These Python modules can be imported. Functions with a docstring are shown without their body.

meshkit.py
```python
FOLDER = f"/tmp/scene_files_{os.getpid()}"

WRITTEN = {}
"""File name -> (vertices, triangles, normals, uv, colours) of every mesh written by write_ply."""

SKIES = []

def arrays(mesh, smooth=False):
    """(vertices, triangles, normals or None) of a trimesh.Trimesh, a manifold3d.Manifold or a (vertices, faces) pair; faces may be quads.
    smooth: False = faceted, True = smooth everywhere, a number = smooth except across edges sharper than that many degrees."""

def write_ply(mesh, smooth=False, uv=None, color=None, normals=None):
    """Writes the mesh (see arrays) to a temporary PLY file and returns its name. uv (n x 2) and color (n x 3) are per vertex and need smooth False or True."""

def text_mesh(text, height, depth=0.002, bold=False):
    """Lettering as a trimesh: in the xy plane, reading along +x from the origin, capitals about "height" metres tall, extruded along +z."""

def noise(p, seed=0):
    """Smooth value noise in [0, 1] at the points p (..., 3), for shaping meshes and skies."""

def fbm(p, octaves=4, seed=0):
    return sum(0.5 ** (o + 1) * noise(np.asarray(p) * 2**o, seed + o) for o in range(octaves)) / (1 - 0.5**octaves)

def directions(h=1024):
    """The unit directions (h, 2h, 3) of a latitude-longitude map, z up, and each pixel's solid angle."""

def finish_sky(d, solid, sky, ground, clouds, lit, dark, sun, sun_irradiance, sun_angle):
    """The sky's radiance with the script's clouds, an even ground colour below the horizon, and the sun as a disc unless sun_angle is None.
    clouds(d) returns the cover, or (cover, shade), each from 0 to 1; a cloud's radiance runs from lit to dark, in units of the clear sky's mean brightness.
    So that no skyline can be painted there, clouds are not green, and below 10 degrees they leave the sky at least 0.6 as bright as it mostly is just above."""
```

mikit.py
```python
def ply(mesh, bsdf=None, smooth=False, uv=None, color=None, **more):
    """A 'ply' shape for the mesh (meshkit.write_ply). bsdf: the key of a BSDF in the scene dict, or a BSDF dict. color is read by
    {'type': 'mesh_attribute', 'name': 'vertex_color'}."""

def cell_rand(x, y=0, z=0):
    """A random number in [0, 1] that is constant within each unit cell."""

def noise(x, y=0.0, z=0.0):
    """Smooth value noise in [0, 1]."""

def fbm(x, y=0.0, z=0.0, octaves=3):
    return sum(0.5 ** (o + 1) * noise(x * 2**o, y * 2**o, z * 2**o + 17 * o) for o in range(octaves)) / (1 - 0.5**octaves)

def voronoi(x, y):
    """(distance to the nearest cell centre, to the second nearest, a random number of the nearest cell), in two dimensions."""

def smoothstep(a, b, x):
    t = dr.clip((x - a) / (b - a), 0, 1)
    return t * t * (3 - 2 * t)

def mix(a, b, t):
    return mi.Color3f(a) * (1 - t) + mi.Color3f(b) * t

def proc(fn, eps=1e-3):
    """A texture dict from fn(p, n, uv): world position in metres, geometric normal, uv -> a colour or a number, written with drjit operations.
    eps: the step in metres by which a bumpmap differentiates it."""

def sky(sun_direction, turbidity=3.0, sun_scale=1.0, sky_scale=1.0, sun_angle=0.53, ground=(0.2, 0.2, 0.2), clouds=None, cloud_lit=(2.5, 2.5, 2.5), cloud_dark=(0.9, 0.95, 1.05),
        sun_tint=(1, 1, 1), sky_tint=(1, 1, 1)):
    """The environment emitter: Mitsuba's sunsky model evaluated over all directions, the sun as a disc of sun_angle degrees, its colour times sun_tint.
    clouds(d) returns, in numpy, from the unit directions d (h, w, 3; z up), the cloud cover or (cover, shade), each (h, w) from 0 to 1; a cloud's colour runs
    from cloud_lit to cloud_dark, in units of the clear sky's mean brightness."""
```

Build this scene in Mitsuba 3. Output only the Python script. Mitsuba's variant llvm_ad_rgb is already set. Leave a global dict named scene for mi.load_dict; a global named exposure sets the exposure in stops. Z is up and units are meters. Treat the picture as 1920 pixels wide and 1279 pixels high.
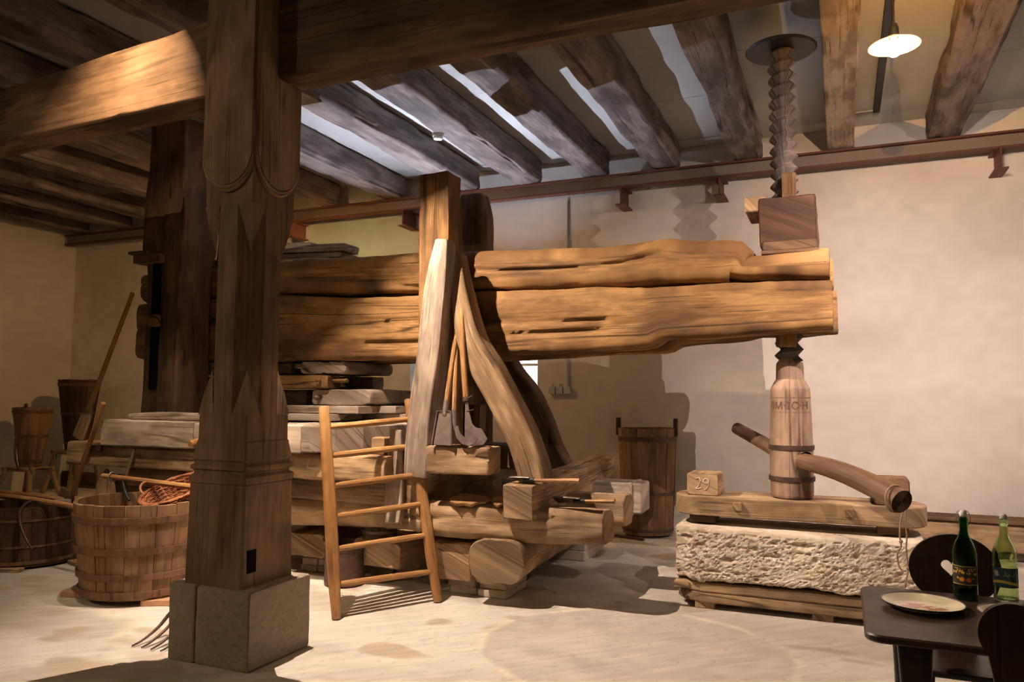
import math, random
import numpy as np, trimesh, drjit as dr, mitsuba as mi, mikit, meshkit
from shapely.geometry import Polygon, Point, box as sbox
from shapely import affinity
from scipy.interpolate import PchipInterpolator

rng = np.random.default_rng(7)
random.seed(7)
T = mi.ScalarTransform4f
scene, labels = {'type': 'scene'}, {}

# ------------------------------------------------------------------ camera
F_PX, CAM_H = 1441.0, 1.57
yaw, pitch, roll = math.radians(23.2), math.radians(4.15), math.radians(0.35)
F0 = np.array([-math.sin(yaw), math.cos(yaw), 0]); R0 = np.array([math.cos(yaw), math.sin(yaw), 0]); U0 = np.array([0, 0, 1.0])
FW = F0*math.cos(pitch) + U0*math.sin(pitch); UP = U0*math.cos(pitch) - F0*math.sin(pitch)
UP = UP*math.cos(roll) - R0*math.sin(roll)
CAM = np.array([0, 0, CAM_H])
scene['camera'] = {'type': 'perspective', 'fov': math.degrees(2*math.atan(960/F_PX)), 'fov_axis': 'x', 'near_clip': 0.05, 'far_clip': 200.0,
                   'to_world': T().look_at(origin=CAM.tolist(), target=(CAM+FW).tolist(), up=UP.tolist())}
exposure = -0.2

# ------------------------------------------------------------------ daylight outside the window
sky = mikit.sky((-0.5, -0.6, 0.62), turbidity=3.0, sun_scale=1.0, sky_scale=9.0, ground=(0.55, 0.56, 0.58), sky_tint=(1.34, 1.05, 0.76))
sky['sampling_weight'] = 3.0
scene['sky'] = sky

# ------------------------------------------------------------------ room spotlights (track spots behind the big cross beam)
def spot(key, pos, target, color, power, cutoff, beam):
    scene[key] = {'type': 'spot', 'to_world': T().look_at(origin=list(pos), target=list(target), up=[0.1, 0.2, 1]),
                  'intensity': {'type': 'rgb', 'value': [power*c for c in color]}, 'cutoff_angle': cutoff, 'beam_width': beam}
WARM = (1.0, 0.79, 0.62)
ROSE = (1.0, 0.79, 0.69)
AMBER = (1.0, 0.66, 0.34)
COOL = (0.80, 0.88, 1.12)
SPOTS = {
    'spot_key': ((-3.55, 4.14, 3.92), (-1.85, 4.85, 0.0), WARM, 100, 54, 36),
    'spot_right': ((0.50, 4.13, 3.62), (0.75, 9.25, 1.30), ROSE, 58, 46, 14),
    'spot_far_right': ((1.60, 4.13, 3.66), (-0.2, 9.25, 1.20), ROSE, 46, 44, 12),
    'spot_left': ((-4.75, 4.04, 3.80), (-5.45, 4.80, 0.7), WARM, 14, 31, 13),
    'spot_floor': ((-8.0, 4.04, 3.80), (-10.0, 7.2, 0.5), WARM, 3.5, 60, 22),
    'spot_beam': ((-4.05, 2.98, 4.20), (-4.30, 3.60, 3.56), (1.0, 0.74, 0.48), 44, 39, 2),
    'spot_uplight': ((-4.75, 7.84, 1.27), (-3.95, 7.25, 4.3), COOL, 130, 42, 10),
    'spot_amber': ((0.30, 4.09, 3.86), (0.80, 6.2, 4.56), (1.0, 0.50, 0.12), 42, 34, 8),
    'spot_room': ((-1.2, -1.6, 4.0), (-2.2, 2.2, 0.2), (1.0, 0.74, 0.46), 7, 60, 40),
    'spot_room_left': ((-7.4, -0.6, 3.9), (-3.45, 3.5, 1.7), (1.0, 0.74, 0.46), 26, 31, 20),
}
for k, a in SPOTS.items():
    spot(k, *a)

# ------------------------------------------------------------------ materials
def wood_fn(light, mid, dark, streak=46.0, fine=210.0, crackiness=0.5, blot=0.35):
    def fn(p, n, uv):
        u, v = uv.x, uv.y
        piece = dr.floor(v / 10.0)
        tone = mikit.cell_rand(piece, 3, 5)
        wv = v + 0.02*mikit.noise(u*1.6, v*3.0, 8.0)
        s1 = mikit.noise(u*1.3, wv*streak, tone*5)
        s2 = mikit.noise(u*9.0, wv*fine, 2.0)
        m1 = mikit.fbm(u*2.8 + tone*17, wv*6.5, 7.0, 4)
        bl = mikit.fbm(u*1.5 + 4, v*3.5, 3.3 + tone*9, 3)
        ck = mikit.noise(u*0.42 + 31, wv*15.0, tone*3)
        ckm = mikit.smoothstep(0.030, 0.0, dr.abs(ck - 0.5)) * mikit.smoothstep(0.50, 0.66, mikit.noise(u*1.3, v*5 + 5, 1.0))
        sp = mikit.smoothstep(0.70, 0.92, mikit.noise(u*3.2, wv*85.0, 6.0)) * mikit.smoothstep(0.42, 0.62, mikit.noise(u*2.1, v*9.0, 3.0))
        c = mikit.mix(mid, light, mikit.smoothstep(0.34, 0.66, 0.76*m1 + 0.15*s1 + 0.09*s2))
        c = mikit.mix(c, dark, mikit.smoothstep(0.47, 0.70, bl) * blot)
        m2 = mikit.noise(u*17.0, wv*38.0, 12.0)
        c = c * (0.82 + 0.34*tone) * (0.78 + 0.13*s1 + 0.12*s2 + 0.22*m2)
        return mikit.mix(c, mi.Color3f(dark)*0.4, dr.maximum(ckm*crackiness, sp*0.55))
    return fn
def wood_bump(streak=46.0, fine=210.0):
    def fn(p, n, uv):
        u, v = uv.x, uv.y
        return 0.30*mikit.noise(u*1.3, v*streak, 4.0) + 0.22*mikit.noise(u*9.0, v*150.0, 2.0) + 0.7*mikit.fbm(u*11, v*22, 1.0, 3)
    return fn
def principled(color, rough=0.7, spec=0.3, **kw):
    col = mikit.proc(color) if callable(color) else {'type': 'rgb', 'value': list(color)}
    return {'type': 'principled', 'base_color': col, 'roughness': rough, 'specular': spec, **kw}
def two(b): return {'type': 'twosided', 'bsdf': b}
BUMP_WOOD = wood_bump()
def wood(name, light, mid, dark, bump=0.004, rough=0.75, spec=0.25, **kw):
    deep = lambda c: tuple(0.96*x**1.10 for x in c)
    b = principled(wood_fn(deep(light), deep(mid), deep(dark), **kw), rough, spec)
    scene[name] = two({'type': 'bumpmap', 'nested_texture': mikit.proc(BUMP_WOOD, 2e-3), 'scale': bump, 'bsdf': b}) if bump else two(b)
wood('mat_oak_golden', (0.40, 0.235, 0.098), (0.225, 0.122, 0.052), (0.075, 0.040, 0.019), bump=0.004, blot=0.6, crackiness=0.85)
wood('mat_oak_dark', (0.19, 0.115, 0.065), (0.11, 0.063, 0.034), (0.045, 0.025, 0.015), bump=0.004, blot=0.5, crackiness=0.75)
wood('mat_post', (0.29, 0.195, 0.12), (0.19, 0.12, 0.068), (0.08, 0.046, 0.026), bump=0.004, blot=0.5, crackiness=0.75)
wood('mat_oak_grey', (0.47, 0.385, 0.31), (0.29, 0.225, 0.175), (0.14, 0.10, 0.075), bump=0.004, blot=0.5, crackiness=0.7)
wood('mat_oak_log', (0.47, 0.335, 0.205), (0.27, 0.175, 0.098), (0.10, 0.058, 0.032), bump=0.005, blot=0.5, crackiness=0.8)
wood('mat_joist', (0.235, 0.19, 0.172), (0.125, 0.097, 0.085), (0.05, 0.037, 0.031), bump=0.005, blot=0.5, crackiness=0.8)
wood('mat_pine', (0.50, 0.29, 0.125), (0.37, 0.19, 0.072), (0.18, 0.08, 0.03), bump=0, rough=0.5, spec=0.4, blot=0.4, crackiness=0.3)
wood('mat_bar', (0.30, 0.185, 0.115), (0.20, 0.118, 0.07), (0.09, 0.052, 0.03), bump=0.002, rough=0.5, blot=0.5, crackiness=0.4)
wood('mat_foot', (0.37, 0.26, 0.185), (0.235, 0.158, 0.108), (0.095, 0.06, 0.042), bump=0.003, rough=0.6, blot=0.55, crackiness=0.7)
wood('mat_tub', (0.33, 0.20, 0.11), (0.21, 0.122, 0.066), (0.09, 0.05, 0.028), bump=0.003, blot=0.45, crackiness=0.4)
wood('mat_tub_dark', (0.125, 0.064, 0.038), (0.075, 0.038, 0.023), (0.035, 0.018, 0.012), bump=0.003, blot=0.45, crackiness=0.4)
wood('mat_walnut', (0.050, 0.026, 0.018), (0.032, 0.016, 0.011), (0.012, 0.007, 0.005), bump=0, rough=0.38, spec=0.45, blot=0.3, crackiness=0.1)

def fn_plaster(p, n, uv):
    a, b = p.x + p.y*0.6, p.z
    m = mikit.fbm(a*0.7, b*0.9, 2.0, 4)
    m2 = mikit.noise(a*9, b*11, 1.0)
    c = mikit.mix((0.60, 0.55, 0.485), (0.71, 0.665, 0.60), mikit.smoothstep(0.3, 0.7, m))
    ck = mikit.noise(a*0.55 + 7, b*1.4 + 3, 9.0)
    ckm = mikit.smoothstep(0.006, 0.0, dr.abs(ck - 0.5)) * mikit.smoothstep(0.55, 0.7, mikit.noise(a*0.8, b*1.1, 5.0))
    return mikit.mix(c * (0.95 + 0.09*m2), (0.42, 0.36, 0.30), ckm*0.45)
def fn_plaster_b(p, n, uv):
    a, b = p.x + p.y*0.6, p.z
    return mikit.fbm(a*5, b*6, 1.0, 3) + 0.35*mikit.noise(a*45, b*45, 0.0)
scene['mat_plaster'] = two({'type': 'bumpmap', 'nested_texture': mikit.proc(fn_plaster_b, 2e-3), 'scale': 0.006, 'bsdf': principled(fn_plaster, 0.9, 0.1)})
def fn_floor(p, n, uv):
    x, y = p.x, p.y
    w = 0.35*(mikit.fbm(x*1.1, y*1.1, 6.0, 3) - 0.5)
    base = mikit.mix((0.45, 0.40, 0.34), (0.62, 0.57, 0.50), mikit.smoothstep(0.3, 0.7, mikit.fbm(x*0.8 + w*3, y*1.6, 1.0, 4)))
    stain = mikit.smoothstep(0.60, 0.72, mikit.fbm(x*1.9 + 3, y*3.1, 8.0, 3))
    base = mikit.mix(base, (0.36, 0.27, 0.185), stain*0.6)
    dx, dy = (x + 1.25)/0.98, (y - 4.85)/0.92
    r = dr.sqrt(dx*dx + dy*dy) + w*1.1
    patch = mikit.smoothstep(1.02, 0.97, r)
    rim = mikit.smoothstep(0.06, 0.0, dr.abs(r - 1.0)) * mikit.smoothstep(0.4, 0.6, mikit.noise(x*4, y*4, 3.0))
    base = mikit.mix(base, mi.Color3f(0.50, 0.43, 0.375) * (0.85 + 0.3*mikit.fbm(x*5, y*5, 2.0, 3)), patch*0.8)
    base = mikit.mix(base, (0.70, 0.62, 0.50), rim*0.5)
    tool = mikit.noise((x + y)*3 + w*14, (x - y)*26, 5.0)
    sp = mikit.smoothstep(0.8, 0.95, mikit.noise(x*30, y*30, 1.0))
    return mikit.mix(base * (0.90 + 0.16*tool), (0.30, 0.24, 0.18), sp*0.25)
def fn_floor_b(p, n, uv):
    return mikit.fbm(p.x*7, p.y*7, 1.0, 3) + 0.2*mikit.noise(p.x*60, p.y*60, 0.0)
scene['mat_floor'] = two({'type': 'bumpmap', 'nested_texture': mikit.proc(fn_floor_b, 2e-3), 'scale': 0.004, 'bsdf': principled(fn_floor, 0.62, 0.3)})
def fn_ceil(p, n, uv):
    return mikit.mix((0.36, 0.35, 0.325), (0.44, 0.43, 0.405), mikit.fbm(p.x*1.1, p.y*0.9, 1.0, 3))
scene['mat_ceiling'] = two(principled(fn_ceil, 0.9, 0.1))
def fn_stone(p, n, uv):
    a = mikit.fbm(p.x*2.5, p.y*2.5 + p.z*2.5, 3.0, 3)
    b = mikit.fbm(p.x*22, p.y*22, p.z*22, 3)
    c = mikit.mix((0.50, 0.40, 0.30), (0.69, 0.595, 0.48), mikit.smoothstep(0.3, 0.7, 0.5*a + 0.5*b))
    return mikit.mix(c, (0.55, 0.45, 0.27), mikit.smoothstep(0.62, 0.75, mikit.fbm(p.x*3 + 8, p.y*3, p.z*3, 3))*0.4)
def fn_stone_b(p, n, uv):
    return mikit.fbm(p.x*70, p.y*70, p.z*70, 3)
scene['mat_limestone'] = two({'type': 'bumpmap', 'nested_texture': mikit.proc(fn_stone_b, 1e-3), 'scale': 0.012, 'bsdf': principled(fn_stone, 0.9, 0.1)})
def fn_conc(p, n, uv):
    a = mikit.fbm(p.x*3, p.y*3, p.z*3, 4)
    b = mikit.noise(p.x*40, p.y*40, p.z*40)
    pit = mikit.smoothstep(0.74, 0.8, mikit.noise(p.x*55, p.y*55, p.z*55 + 3))
    return mikit.mix(mikit.mix((0.26, 0.21, 0.155), (0.37, 0.31, 0.24), a) * (0.85 + 0.3*b), (0.16, 0.125, 0.09), pit*0.35)
scene['mat_plinth'] = two({'type': 'bumpmap', 'nested_texture': mikit.proc(fn_stone_b, 1e-3), 'scale': 0.004, 'bsdf': principled(fn_conc, 0.9, 0.15)})
def fn_brick(p, n, uv):
    k = mikit.cell_rand(dr.floor(uv.y/10.0), 1, 2)
    b = mikit.fbm(p.x*25, p.y*25, p.z*25, 3)
    return mikit.mix((0.40, 0.33, 0.25), (0.60, 0.52, 0.42), 0.6*b + 0.4*k)
scene['mat_brick'] = two({'type': 'bumpmap', 'nested_texture': mikit.proc(fn_stone_b, 1e-3), 'scale': 0.004, 'bsdf': principled(fn_brick, 0.9, 0.1)})
def fn_redbrick(p, n, uv):
    b = mikit.fbm(p.x*25, p.y*25, p.z*25, 3)
    return mikit.mix((0.42, 0.20, 0.11), (0.58, 0.36, 0.24), b)
scene['mat_red_brick'] = two(principled(fn_redbrick, 0.85, 0.1))
def fn_rust(p, n, uv):
    b = mikit.fbm(p.x*30, p.y*30, p.z*30, 3)
    return mikit.mix((0.060, 0.038, 0.03), (0.15, 0.085, 0.06), b)
scene['mat_iron'] = two(principled(fn_rust, 0.5, 0.4, metallic=0.55))
def fn_blade(p, n, uv):
    b = mikit.fbm(p.x*24, p.y*24, p.z*24, 3)
    return mikit.mix((0.13, 0.095, 0.085), (0.27, 0.215, 0.20), b)
scene['mat_blade'] = two(principled(fn_blade, 0.45, 0.4, metallic=0.6))
scene['mat_hoop'] = two(principled(fn_rust, 0.55, 0.3, metallic=0.3))
wood('mat_hoop_wood', (0.24, 0.135, 0.075), (0.15, 0.085, 0.048), (0.07, 0.04, 0.025), bump=0, blot=0.4, crackiness=0.2)
scene['mat_rail_red'] = two(principled((0.10, 0.035, 0.022), 0.55, 0.3))
scene['mat_rail_web'] = two(principled((0.19, 0.155, 0.13), 0.6, 0.3))
scene['mat_black'] = two(principled((0.012, 0.011, 0.011), 0.5, 0.4))
scene['mat_white_paint'] = two(principled((0.78, 0.80, 0.82), 0.4, 0.4))
scene['mat_grey_plastic'] = two(principled((0.42, 0.42, 0.40), 0.5, 0.4))
scene['mat_enamel'] = two(principled((0.82, 0.80, 0.76), 0.25, 0.5))
scene['mat_wicker'] = two(principled(wood_fn((0.42, 0.17, 0.075), (0.28, 0.10, 0.045), (0.12, 0.04, 0.02), ), 0.55, 0.4))
scene['mat_rope'] = two(principled((0.30, 0.21, 0.13), 0.9, 0.1))
scene['mat_chalk'] = two(principled((0.80, 0.72, 0.62), 0.95, 0.05))
scene['mat_engraved'] = two(principled((0.15, 0.092, 0.060), 0.95, 0.05))
scene['mat_dark_hole'] = two(principled((0.006, 0.005, 0.005), 0.9, 0.05))
scene['mat_pane'] = {'type': 'thindielectric'}
scene['mat_wire'] = two(principled((0.45, 0.45, 0.45), 0.35, 0.5, metallic=0.9))
scene['mat_green_glass'] = {'type': 'dielectric', 'int_ior': 1.5, 'specular_transmittance': {'type': 'rgb', 'value': [0.16, 0.38, 0.09]}, 'specular_reflectance': {'type': 'rgb', 'value': [1, 1, 1]}}
scene['mat_light_green_glass'] = {'type': 'dielectric', 'int_ior': 1.5, 'specular_transmittance': {'type': 'rgb', 'value': [0.82, 0.90, 0.70]}, 'specular_reflectance': {'type': 'rgb', 'value': [1, 1, 1]}}

# ------------------------------------------------------------------ mesh helpers: a mesh is (V, F, UV)
piece_no = [0]
def next_piece():
    piece_no[0] = (piece_no[0] + 1) % 97
    return piece_no[0]*10.0 + 3.0
def cat(ms):
    V, F, U, o = [], [], [], 0
    for v, f, u in ms:
        V.append(v); F.append(f + o); U.append(u); o += len(v)
    return np.vstack(V), np.vstack(F), np.vstack(U)
def grid_faces(k, n):
    i, j = np.meshgrid(np.arange(k-1), np.arange(n-1), indexing='ij')
    a = (i*n + j).ravel(); b = a + 1; c = a + n + 1; d = a + n
    return np.vstack([np.stack([a, b, c], 1), np.stack([a, c, d], 1)])
def section(r_frac, w, h, r, dp, arc=3):
    if arc == 3: arc = 3 if r < .03 else 5 if r < .07 else 8
    """Rounded rectangle: corner signs and outward normals, counter-clockwise."""
    S, O = [], []
    corners = [(1, -1), (1, 1), (-1, 1), (-1, -1)]
    for k, (sx, sy) in enumerate(corners):
        a0 = [-90, 0, 90, 180][k]
        for t in np.linspace(0, 90, arc):
            a = math.radians(a0 + t); S.append((sx, sy)); O.append((math.cos(a), math.sin(a)))
        side = (h if k % 2 == 0 else w)
        m = max(0, int(round(side/dp)) - 1)
        nx, ny = corners[(k+1) % 4]; a = math.radians(a0 + 90)
        for q in range(1, m+1):
            t = q/(m+1); S.append((sx + (nx-sx)*t, sy + (ny-sy)*t)); O.append((math.cos(a), math.sin(a)))
    S.append(S[0]); O.append(O[0])
    return np.array(S, float), np.array(O, float)
def timber(path, size, up=(0, 0, 1), r=0.02, wob=0.008, seed=0, du=0.10, dp=0.10, arc=3, crack=0.0, freq=2.6, bevel=0.008, mod=None, fine=0.0):
    path = np.array(path, float); size = np.array(size, float)
    if size.ndim == 1: size = np.tile(size, (len(path), 1))
    cum = np.r_[0, np.cumsum(np.linalg.norm(np.diff(path, axis=0), axis=1))]; L = cum[-1]
    n = max(2, int(round(L/du)) + 1)
    s = np.linspace(0, L, n)
    if bevel: s = np.unique(np.r_[0, bevel, s[1:-1][(s[1:-1] > bevel*1.5) & (s[1:-1] < L - bevel*1.5)], L - bevel, L])
    if len(path) > 2:
        C = PchipInterpolator(cum, path)(s); W = PchipInterpolator(cum, size)(s)
        tan = np.gradient(C, s, axis=0)
    else:
        t = (s/L)[:, None]; C = path[0] + (path[1]-path[0])*t; W = size[0] + (size[1]-size[0])*t
        tan = np.tile((path[1]-path[0])/L, (len(s), 1))
    tan /= np.linalg.norm(tan, axis=1, keepdims=True)
    side = np.cross(tan, np.array(up, float)); side /= np.linalg.norm(side, axis=1, keepdims=True)
    upv = np.cross(side, tan)
    w0, h0 = W.mean(0)
    S, O = section(0, w0, h0, r, dp, arc)
    N = len(S)
    if mod is not None: W = mod(s, W)
    rr = np.minimum(r, 0.49*W.min(1))[:, None]
    A = S[None, :, 0]*(W[:, :1]/2 - rr) + rr*O[None, :, 0]
    B = S[None, :, 1]*(W[:, 1:]/2 - rr) + rr*O[None, :, 1]
    if bevel:
        for q in (0, -1):
            A[q] -= bevel*np.sign(A[q])*np.minimum(1, np.abs(A[q])/0.01); B[q] -= bevel*np.sign(B[q])*np.minimum(1, np.abs(B[q])/0.01)
    P = C[:, None] + A[..., None]*side[:, None] + B[..., None]*upv[:, None]
    if wob or crack or fine:
        out = O[None, :, 0, None]*side[:, None] + O[None, :, 1, None]*upv[:, None]
        q = np.stack([np.broadcast_to(s[:, None], A.shape)*freq, A*freq*2.2, B*freq*2.2], -1) + seed*3.71
        d = wob*2*(meshkit.fbm(q, 3, seed) - 0.5)
        if fine: d = d + fine*2*(meshkit.fbm(q*np.array([5.0, 9, 9]), 2, seed+5) - 0.5)
        if crack:
            g = meshkit.noise(np.stack([np.broadcast_to(s[:, None], A.shape)*0.55, A*5.5, B*5.5], -1) + seed*1.3, seed+9)
            d = d - crack*np.clip(1 - np.abs(g-0.5)/0.045, 0, 1)*(meshkit.noise(q*0.4, seed+3) > 0.4)
        P = P + out*d[..., None]
    per = np.r_[0, np.cumsum(np.linalg.norm(np.diff(np.stack([S[:, 0]*w0/2, S[:, 1]*h0/2], 1), axis=0), axis=1))]
    v0 = next_piece()
    UV = np.stack([np.broadcast_to(s[:, None], A.shape), np.broadcast_to(per[None] + v0, A.shape)], -1)
    V = P.reshape(-1, 3); F = grid_faces(len(s), N)[:, ::-1]; U = UV.reshape(-1, 2)
    parts = [(V, F, U)]
    for q, flip in ((0, False), (len(s)-1, True)):
        ring = P[q][:-1]; c = ring.mean(0); m = len(ring)
        vv = np.vstack([ring, c]); i = np.arange(m)
        f = np.stack([i, (i+1) % m, np.full(m, m)], 1)
        if flip: f = f[:, ::-1]
        uu = np.stack([np.r_[A[q][:-1]*0.35, 0] + s[q], np.r_[B[q][:-1] + 0.45*A[q][:-1], 0] + v0 + 1.7], 1)
        parts.append((vv, f, uu))
    return cat(parts)
def block(c, s, rot=0.0, r=0.006, wob=0.003, seed=0, tilt=0.0):
    """Small chamfered piece lying along its local x."""
    c = np.array(c, float); d = np.array([math.cos(rot)*math.cos(tilt), math.sin(rot)*math.cos(tilt), math.sin(tilt)])*s[0]/2
    return timber([c-d, c+d], (s[1], s[2]), r=r, wob=wob, seed=seed, du=9, dp=9, arc=2, bevel=r)
def lathe(profile, n=48, center=(0, 0, 0), crease=True, a0=0.0, a1=2*math.pi, vscale=0.3):
    pr = np.array(profile, float); th = np.linspace(a0, a1, n+1); v0 = next_piece()
    def band(p):
        P = np.stack([p[:, :1]*np.cos(th), p[:, :1]*np.sin(th), np.repeat(p[:, 1:], n+1, 1)], -1) + np.array(center)
        U = np.stack([np.repeat(p[:, 1:], n+1, 1), np.tile(th*vscale + v0, (len(p), 1))], -1)
        return P.reshape(-1, 3), grid_faces(len(p), n+1), U.reshape(-1, 2)
    return cat([band(pr[i:i+2]) for i in range(len(pr)-1)]) if crease else band(pr)
def tube(path, rad, n=8, caps=True, up=None, sub=0):
    path = np.array(path, float)
    if sub and len(path) > 2:
        cum = np.r_[0, np.cumsum(np.linalg.norm(np.diff(path, axis=0), axis=1))]; s = np.linspace(0, cum[-1], sub)
        rad = np.interp(s, cum, np.broadcast_to(rad, (len(path),))); path = PchipInterpolator(cum, path)(s)
    rad = np.broadcast_to(np.array(rad, float), (len(path),))
    tan = np.gradient(path, axis=0); tan /= np.linalg.norm(tan, axis=1, keepdims=True)
    ref = np.array([0, 0, 1.0]) if abs(tan[0][2]) < 0.9 else np.array([1.0, 0, 0])
    P, U = [], []; a = np.linspace(0, 2*math.pi, n+1); v0 = next_piece(); l = 0
    for i in range(len(path)):
        x = np.cross(tan[i], ref); x /= np.linalg.norm(x); y = np.cross(x, tan[i]); ref = y
        l += np.linalg.norm(path[i]-path[i-1]) if i else 0
        P.append(path[i] + rad[i]*(np.cos(a)[:, None]*x + np.sin(a)[:, None]*y)); U.append(np.stack([np.full(n+1, l), v0 + a*rad[i]], 1))
    P = np.array(P); parts = [(P.reshape(-1, 3), grid_faces(len(path), n+1)[:, ::-1], np.array(U).reshape(-1, 2))]
    if caps:
        for q in (0, -1):
            ring = P[q][:-1]; i = np.arange(n)
            f = np.stack([i, (i+1) % n, np.full(n, n)], 1)
            parts.append((np.vstack([ring, ring.mean(0)]), f if q == 0 else f[:, ::-1], np.vstack([U[q][:-1]*0+[0, v0+1], [[0.03, v0+1.03]]])))
    return cat(parts)
def extrude(poly, z0, z1, bevel=0.0, axis='z', origin=(0, 0, 0), grain='x'):
    """Polygon (shapely, in local a,b) extruded along c. axis z: (a,b,c)=(x,y,z); y: (x,z,y); x: (y,z,x)."""
    ms = []
    def slab(p, a, b):
        m = trimesh.creation.extrude_polygon(p, b-a, engine='earcut'); m.apply_translation([0, 0, a]); return m
    if bevel:
        inner = poly.buffer(-bevel, join_style=2)
        m = slab(inner, z0, z1) if inner.geom_type == 'Polygon' and not inner.is_empty else slab(poly, z0, z1)
        m2 = slab(poly, z0+bevel, z1-bevel)
        import manifold3d
        hull = []
        meshes = [m, m2]
        if inner.geom_type == 'Polygon' and len(poly.interiors) == 0 and poly.equals(poly.convex_hull):
            pts = np.vstack([m.vertices, m2.vertices]); mm = trimesh.convex.convex_hull(pts); meshes = [mm]
    else:
        meshes = [slab(poly, z0, z1)]
    v0 = next_piece(); out = []
    for m in meshes:
        v = np.array(m.vertices)[np.array(m.faces).ravel()]; f = np.arange(len(v)).reshape(-1, 3)
        if axis == 'y': v = v[:, [0, 2, 1]]; f = f[:, ::-1]
        if axis == 'x': v = v[:, [2, 0, 1]]
        v = v + np.array(origin)
        g = {'x': 0, 'y': 1, 'z': 2}[grain]; o = [k for k in range(3) if k != g]
        u = np.stack([v[:, g], v[:, o[0]] + 0.8*v[:, o[1]] + v0], 1)
        out.append((v, f, u))
    return cat(out)
def xf(m, M):
    M = np.array(M, float); return m[0] @ M[:3, :3].T + M[:3, 3], m[1], m[2]
def rotz(a, c=(0, 0, 0)):
    M = np.eye(4); M[:2, :2] = [[math.cos(a), -math.sin(a)], [math.sin(a), math.cos(a)]]; M[:3, 3] = c; return M
def frame(origin, z, x):
    """4x4 taking local axes to: z along z, x near x."""
    z = np.array(z, float); z /= np.linalg.norm(z); y = np.cross(z, x); y /= np.linalg.norm(y); x = np.cross(y, z)
    M = np.eye(4); M[:3, 0], M[:3, 1], M[:3, 2], M[:3, 3] = x, y, z, origin; return M
def numbered(name):
    if not any(k == name or k.startswith(name + '__') for k in list(scene) + list(labels)): return name
    i = 1
    while any(k == f'{name}_{i:03d}' or k.startswith(f'{name}_{i:03d}__') for k in list(scene) + list(labels)): i += 1
    return f'{name}_{i:03d}'
used = set()
def key_for(name, parent=None):
    base = f'{parent}__{name}' if parent else name
    k, i = base, 0
    while k in used:
        i += 1; k = f'{base}_{i:03d}'
    used.add(k); return k
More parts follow.
